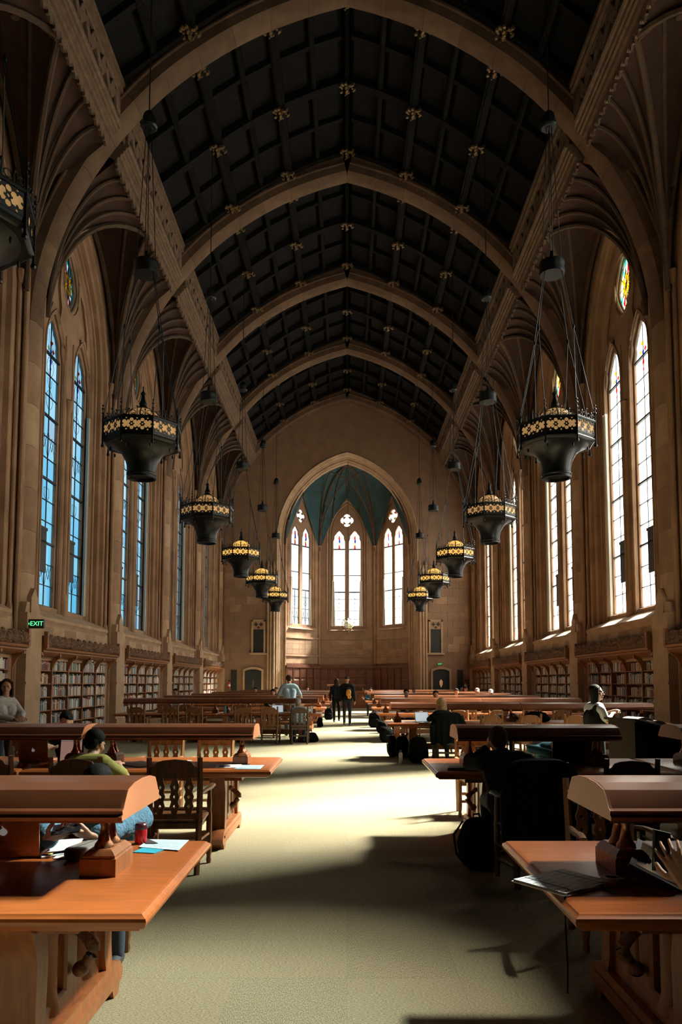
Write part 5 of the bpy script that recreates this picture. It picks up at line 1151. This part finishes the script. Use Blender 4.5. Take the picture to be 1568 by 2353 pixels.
# ================================================================ THINGS ON THE TABLES
ALU = mat('laptop_copper', (.85, .40, .25), .4, metal=0); KEY = mat('keys_dark', (.02, .02, .02), .5); LOGO = mat('logo_pale', (.8, .78, .75), .4, emit=(1, .95, .9), es=.15)
def laptop(label, loc, rz, w_, d, shell, logo=None, ang=.25, screen=None):
    T = thing('laptop', label, 'laptop', loc, rz); b = MB(); frame_loft(b, -w_/2, w_/2, -d/2, d/2, [(.006, 0), (0, .004), (0, .013), (.004, .016)]); obj('base', b.mesh('base', shell), T)
    kb = MB(); [kb.box(-w_*.42+w_*.84*i/12+.002, -w_*.42+w_*.84*(i+1)/12-.002, -d*.05+j*.022, -d*.05+j*.022+.018, .016, .018) for i in range(12) for j in range(4)]; k_ = obj('keyboard', kb.mesh('keyboard', KEY), T); k_['kind'] = 'stuff'
    M = Matrix.Translation((0, d/2, .014)) @ Matrix.Rotation(-ang, 4, 'X')
    b = MB(); b.box(-w_/2, w_/2, 0, .006, 0, d*.98); b.xf(M); obj('lid', b.mesh('lid', shell), T)
    obj('display', MB().box(-w_*.46, w_*.46, -.002, -.0005, .014, d*.92).xf(M).mesh('display', screen or KEY), T)
    if logo:
        logo.transform(M @ Matrix.Translation((0, .0075, d*.5))); obj('logo', logo, T)
    return T
def apple_logo(s):
    P = [(s*(math.sin(a)*(.50-.06*math.cos(2*a))), s*(-.02-math.cos(a)*.50+(.07 if abs(a-PI) < .3 else 0))) for a in [2*PI*k/26 for k in range(26)]]
    P = [(x-s*max(0, .26-math.hypot(x/s-.60, y/s-.06))*.9 if x > 0 else x, y) for x, y in P]
    m = plate('logo', [P], .001, LOGO, 0, XZ); lf = plate('leaf', [[(s*.0, s*.56), (s*.05, s*.74), (s*.2, s*.84), (s*.16, s*.66)]], .001, LOGO, 0, XZ); return join_meshes('logo', [(m, 0), (lf, 0)], [LOGO])
laptop('copper toned laptop with pale fruit logo, open on the front left table', (-1.66, 3.84, .76), PI+.12, .33, .23, ALU, apple_logo(.035), .12)
laptop('copper laptop with pale fruit logo on the second left table', (-3.33, 8.30, .76), PI-.05, .32, .22, ALU, apple_logo(.034), .15)
hpl = join_meshes('logo', [(text_mesh('hp', .045, .0008, LOGO, XZ, .3), 0), (MB().tube([(.032*math.cos(t*PI/12), 0, .032*math.sin(t*PI/12)) for t in range(24)], .0022, 4, closed=True).mesh('r', LOGO), 0)], [mat('logo_dim', (.12, .12, .11), .4)])
hpl.transform(Matrix.Scale(-1, 4, (1, 0, 0)))
laptop('black laptop with round logo, lid toward the viewer, second right table', (2.36, 8.25, .76), PI+.06, .42, .26, mat('laptop_black', (.008, .009, .010), .4), hpl, .15)
lt3 = laptop('silver laptop open before the blond woman, third right table', (1.62, 16.0, .76), .35, .32, .22, mat('laptop_silver', (.6, .6, .6), .4, metal=.5), None, .25, mat('screen_pale', (.6, .7, .75), .4, emit=(.8, .9, 1), es=.5))
laptop('silver laptop open beside the grey-haired reader, third left table', (-1.9, 20.95, .76), .1, .32, .22, MATS['laptop_silver'], None, .25, MATS['screen_pale'])
laptop('copper laptop lid up at the far left end of the third left table', (-5.1, 21.4, .76), PI, .34, .24, ALU, None, .2)
# pink document screen (tablet in dark case) before the lime shirt person
tb = thing('tablet', 'upright tablet in dark case showing a pinkish page, second left table', 'tablet', (-2.90, 8.06, .76), (-.15, 0, .1))
obj('case', MB().box(-.13, .13, 0, .012, 0, .26).mesh('case', KEY), tb); obj('display', MB().box(-.105, .11, -.003, -.001, .02, .225).mesh('display', mat('screen_pink', (.6, .38, .30), .5, emit=(.9, .5, .4), es=.28)), tb)
obj('display_bar', MB().box(-.105, .11, -.003, -.001, .23, .25).mesh('display_bar', mat('screen_white', (.8, .75, .7), .5, emit=(1, .9, .85), es=.3)), tb)
def paper(label, pts, z=.7615, mt=PAPER, name='paper_sheet', th=.0012, cat='paper', curl=0, text=False):
    c = sum((Vector(p) for p in pts), Vector((0, 0)))/len(pts); T = thing(name, label, cat, (c.x, c.y, z)); q = [(p[0]-c.x, p[1]-c.y) for p in pts]
    obj('sheet', MB().prism(q, 0, th, 'z').mesh('sheet', mt, 0), T)
    if text:
        a, b, c3, d = [Vector(p) for p in q]; ln = MB()
        for k in range(9):
            t = .12+.085*k; p0 = a.lerp(d, t); p1 = b.lerp(c3, t); s0 = p0.lerp(p1, .1); s1 = p0.lerp(p1, .9 if k % 4 else .6); n = (d-a).normalized()*.0012
            ln.prism([tuple(s0-n), tuple(s1-n), tuple(s1+n), tuple(s0+n)], th, th+.0004, 'z')
        obj('printed_lines', ln.mesh('printed_lines', mat('ink_grey', (.35, .36, .38), .7)), T)
    return T
BLP = mat('pale_blue_paper', (.50, .66, .74), .8); CYP = mat('cyan_folder', (.03, .38, .52), .6)
paper('loose white sheets beside the front laptop, under the denim sleeve', [(-1.56, 3.82), (-1.36, 3.90), (-1.42, 4.18), (-1.62, 4.12)], text=True)
paper('white sheet between laptop and pencil case, front left table', [(-1.40, 3.70), (-1.27, 3.72), (-1.32, 4.00), (-1.44, 3.98)], .764, text=True)
paper('pale blue sheet at the aisle corner of the front left table', [(-1.06, 3.95), (-.84, 3.87), (-.84, 4.12), (-1.06, 4.14)], .765, BLP, text=True)
paper('bright cyan folder under the pale blue sheet', [(-1.06, 3.84), (-.95, 3.82), (-.90, 3.95), (-1.02, 4.02)], .7612, CYP, 'folder', .003, 'folder')
paper('dark grey card lying by the red bottle', [(-1.04, 4.02), (-.98, 4.02), (-1.06, 4.13), (-1.10, 4.13)], .768, mat('dark_card', (.06, .05, .05), .5), 'card', .003, 'card')
PBL = [((-1.52, 7.75), (-1.22, 7.68), (-1.20, 7.95), (-1.48, 8.02), 'white printed sheet among the spread papers, second left table, farthest from aisle', PAPER), ((-1.30, 7.55), (-1.05, 7.60), (-1.08, 7.90), (-1.32, 7.86), 'white printed sheet in the middle of the spread papers, second left table', PAPER), ((-1.10, 7.46), (-.84, 7.44), (-.84, 7.80), (-1.06, 7.80), 'pale blue sheet nearest the aisle on the second left table', BLP),
 ((-1.95, 7.95), (-1.72, 8.0), (-1.66, 8.26), (-1.92, 8.24), 'white sheet curling behind the armchair, second left table', PAPER), ((-2.38, 7.90), (-2.06, 7.62), (-1.92, 7.90), (-2.2, 8.22), 'large white paper beside the lime shirt person', PAPER)]
for k, (a, b, c, d, l_, mt) in enumerate(PBL): paper(l_, [a, b, c, d], .7615+.0015*k, mt, text=True)
paper('dark clipboard under the spread papers, second left table', [(-1.36, 7.86), (-1.0, 7.82), (-1.0, 7.98), (-1.34, 8.02)], .7605, KEY, 'clipboard', .001, 'clipboard')
def stick(label, a, b, z, r, mt, cat='pen', name='pen'):
    a, b = Vector((*a, z)), Vector((*b, z)); c = (a+b)/2; T = thing(name, label, cat, c); d = (b-a)
    obj('barrel', MB().tube([a-c, b-c-d*.1], r, 7).mesh('barrel', mt), T); obj('tip', MB().tube([b-c-d*.1, b-c], [r, r*.2], 7).mesh('tip', IRON), T)
for k, (a, b, c, l_) in enumerate((((-1.47, 3.74), (-1.38, 3.86), (.05, .15, .55), 'blue pen beside the front laptop'), ((-1.46, 3.71), (-1.36, 3.80), (.7, .75, .8), 'white pen beside the front laptop'), ((-1.45, 3.76), (-1.37, 3.90), (.55, .6, .1), 'yellow green marker beside the front laptop'))): stick(l_, a, b, .768, .005, mat('pen_'+str(k), c, .4))
stick('dark pen lying by the tape roll, front right table', (1.045, 3.25), (1.065, 3.08), .766, .005, KEY)
stick('dark blue pen on the spread papers, second left table', (-1.26, 7.62), (-1.16, 7.66), .772, .006, mat('pen_9', (.03, .05, .15), .4))
pc = thing('pencil_case', 'grey fabric pencil case beside the front left lamp base', 'pencil case', (-1.265, 3.78, .76), -.25)
obj('case_body', sup(MB(), (0, 0, .03), (.055, .13, .03), .35, 24, 12).mesh('case_body', mat('grey_canvas', (.22, .20, .18), .9, var=.3, scale=20)), pc); obj('zipper', MB().tube([(0, -.12, .058), (0, .12, .058)], .004, 4).mesh('zipper', IRON), pc)
rb = thing('travel_bottle', 'red metal bottle with dark lid behind the front left lamp', 'bottle', (-1.08, 4.06, .76)); obj('bottle_body', MB().lathe([(.028, 0), (.031, .006), (.032, .07), (.030, .074)], n=18).mesh('bottle_body', mat('red_metal', (.55, .015, .02), .3, metal=.3)), rb); obj('lid', MB().lathe([(.031, .074), (.032, .078), (.032, .098), (.028, .102), (.026, .106)], n=18).mesh('lid', mat('lid_dark_red', (.08, .01, .015), .3)), rb)
wl = thing('wallet', 'dark folded wallet on the aisle end of the second right table', 'wallet', (1.13, 7.42, .76), -.25); obj('back_cover', MB().box(-.15, .15, -.10, .10, 0, .012).mesh('back_cover', KEY), wl); obj('front_cover', MB().prism([(-.15, .012), (.15, .012), (.15, .022), (0, .032), (-.15, .024)], -.10, .10, 'y').mesh('front_cover', KEY), wl)
tr_ = thing('tape_roll', 'whitish round roll of tape beside the front right lamp', 'tape', (1.10, 3.24, .76)); obj('roll', MB().grid([[(r*math.cos(t*PI/12), r*math.sin(t*PI/12), z) for t in range(24)] for r, z in [(.026, 0), (.042, 0), (.042, .034), (.026, .034)]], cu=True, cv=True).mesh('roll', mat('tape_pale', (.5, .48, .42), .6, var=.3, scale=60)), tr_)
obj('core', MB().lathe([(.0255, .001), (.0255, .030)], n=16, cap=False).mesh('core', SHELF), tr_)
gr = mat('crumpled_cellophane', (.55, .42, .30), .15, var=.5, scale=30); r9 = random.Random(9)
ck = MB(); rws = [[((.016*k+.004*r9.random())-.07, .012*j-.03+.006*r9.random(), .004+.03*r9.random()*math.sin(PI*k/9)*math.sin(PI*j/5)) for k in range(10)] for j in range(6)]; ck.grid(rws)
T = thing('wrapper', 'crumpled clear amber wrapper beside the tape roll', 'wrapper', (1.21, 3.30, .762)); obj('film', ck.mesh('film', gr, 0), T); obj('twist', MB().tube([(-.06, -.02, .01), (-.09, -.03, .02)], [.004, .012], 6).mesh('twist', gr), T)
tb = thing('tablet', 'large dark tablet in a folding case at the right edge of the front right table', 'tablet', (1.43, 3.42, .785), (.42, 0, 1.15)); obj('case', MB().box(-.30, .26, -.17, .17, -.008, .0).mesh('case', KEY), tb); obj('display', MB().box(-.26, .22, -.145, .145, 0, .002).mesh('display', mat('screen_dark_teal', (.01, .04, .05), .08)), tb)
obj('stand_flap', MB().box(-.28, .24, .02, .17, -.03, -.009).mesh('stand_flap', KEY), tb)
# a few items on distant tables
for (x, y, w_, l_) in ((1.35, 16.25, .30, 'open white papers near the aisle lamp, third right table'), (3.6, 16.25, .3, 'white sheet before the lowered head, third right table'), (1.3, 21.2, .28, 'white sheets on the fourth right table near the aisle'), (-3.2, 21.2, .3, 'white papers on the third left table')):
    paper(l_, [(x-w_/2, y-.1), (x+w_/2, y-.12), (x+w_/2, y+.12), (x-w_/2, y+.1)], .7615, text=True)
for (x, y, c, l_, nm) in ((-.98, 20.95, (.7, .7, .68), 'pale bottle on the third left table by the aisle', 'bottle'), (-3.35, 21.0, (.15, .4, .55), 'clear blue bottle with straw on the third left table', 'bottle'), (-1.5, 21.6, (.6, .4, .1), 'amber bottle on the third left table', 'bottle')):
    T = thing('drink_bottle', l_, 'bottle', (x, y, .76)); obj('bottle_body', MB().lathe([(.03, 0), (.036, .01), (.036, .16), (.016, .20)], n=12).mesh('bottle_body', mat('bottle_'+l_[:5].strip(), c, .3)), T); obj('cap', MB().lathe([(.017, .198), (.017, .22)], n=10).mesh('cap', IRON), T)
T = thing('security_camera', 'small white camera fixed under the cornice of the nearest left bookcase', 'camera', (-7.98, 23.6, 2.22), 0); obj('camera_body', MB().box(-.02, .1, -.05, .05, -.05, .06).mesh('camera_body', PAPER), T); obj('lens', MB().lathe([(.03, 0), (.025, .03)], n=10).xf(Matrix.Translation((.1, 0, 0)) @ Matrix.Rotation(PI/2, 4, 'Y')).mesh('lens', KEY), T)
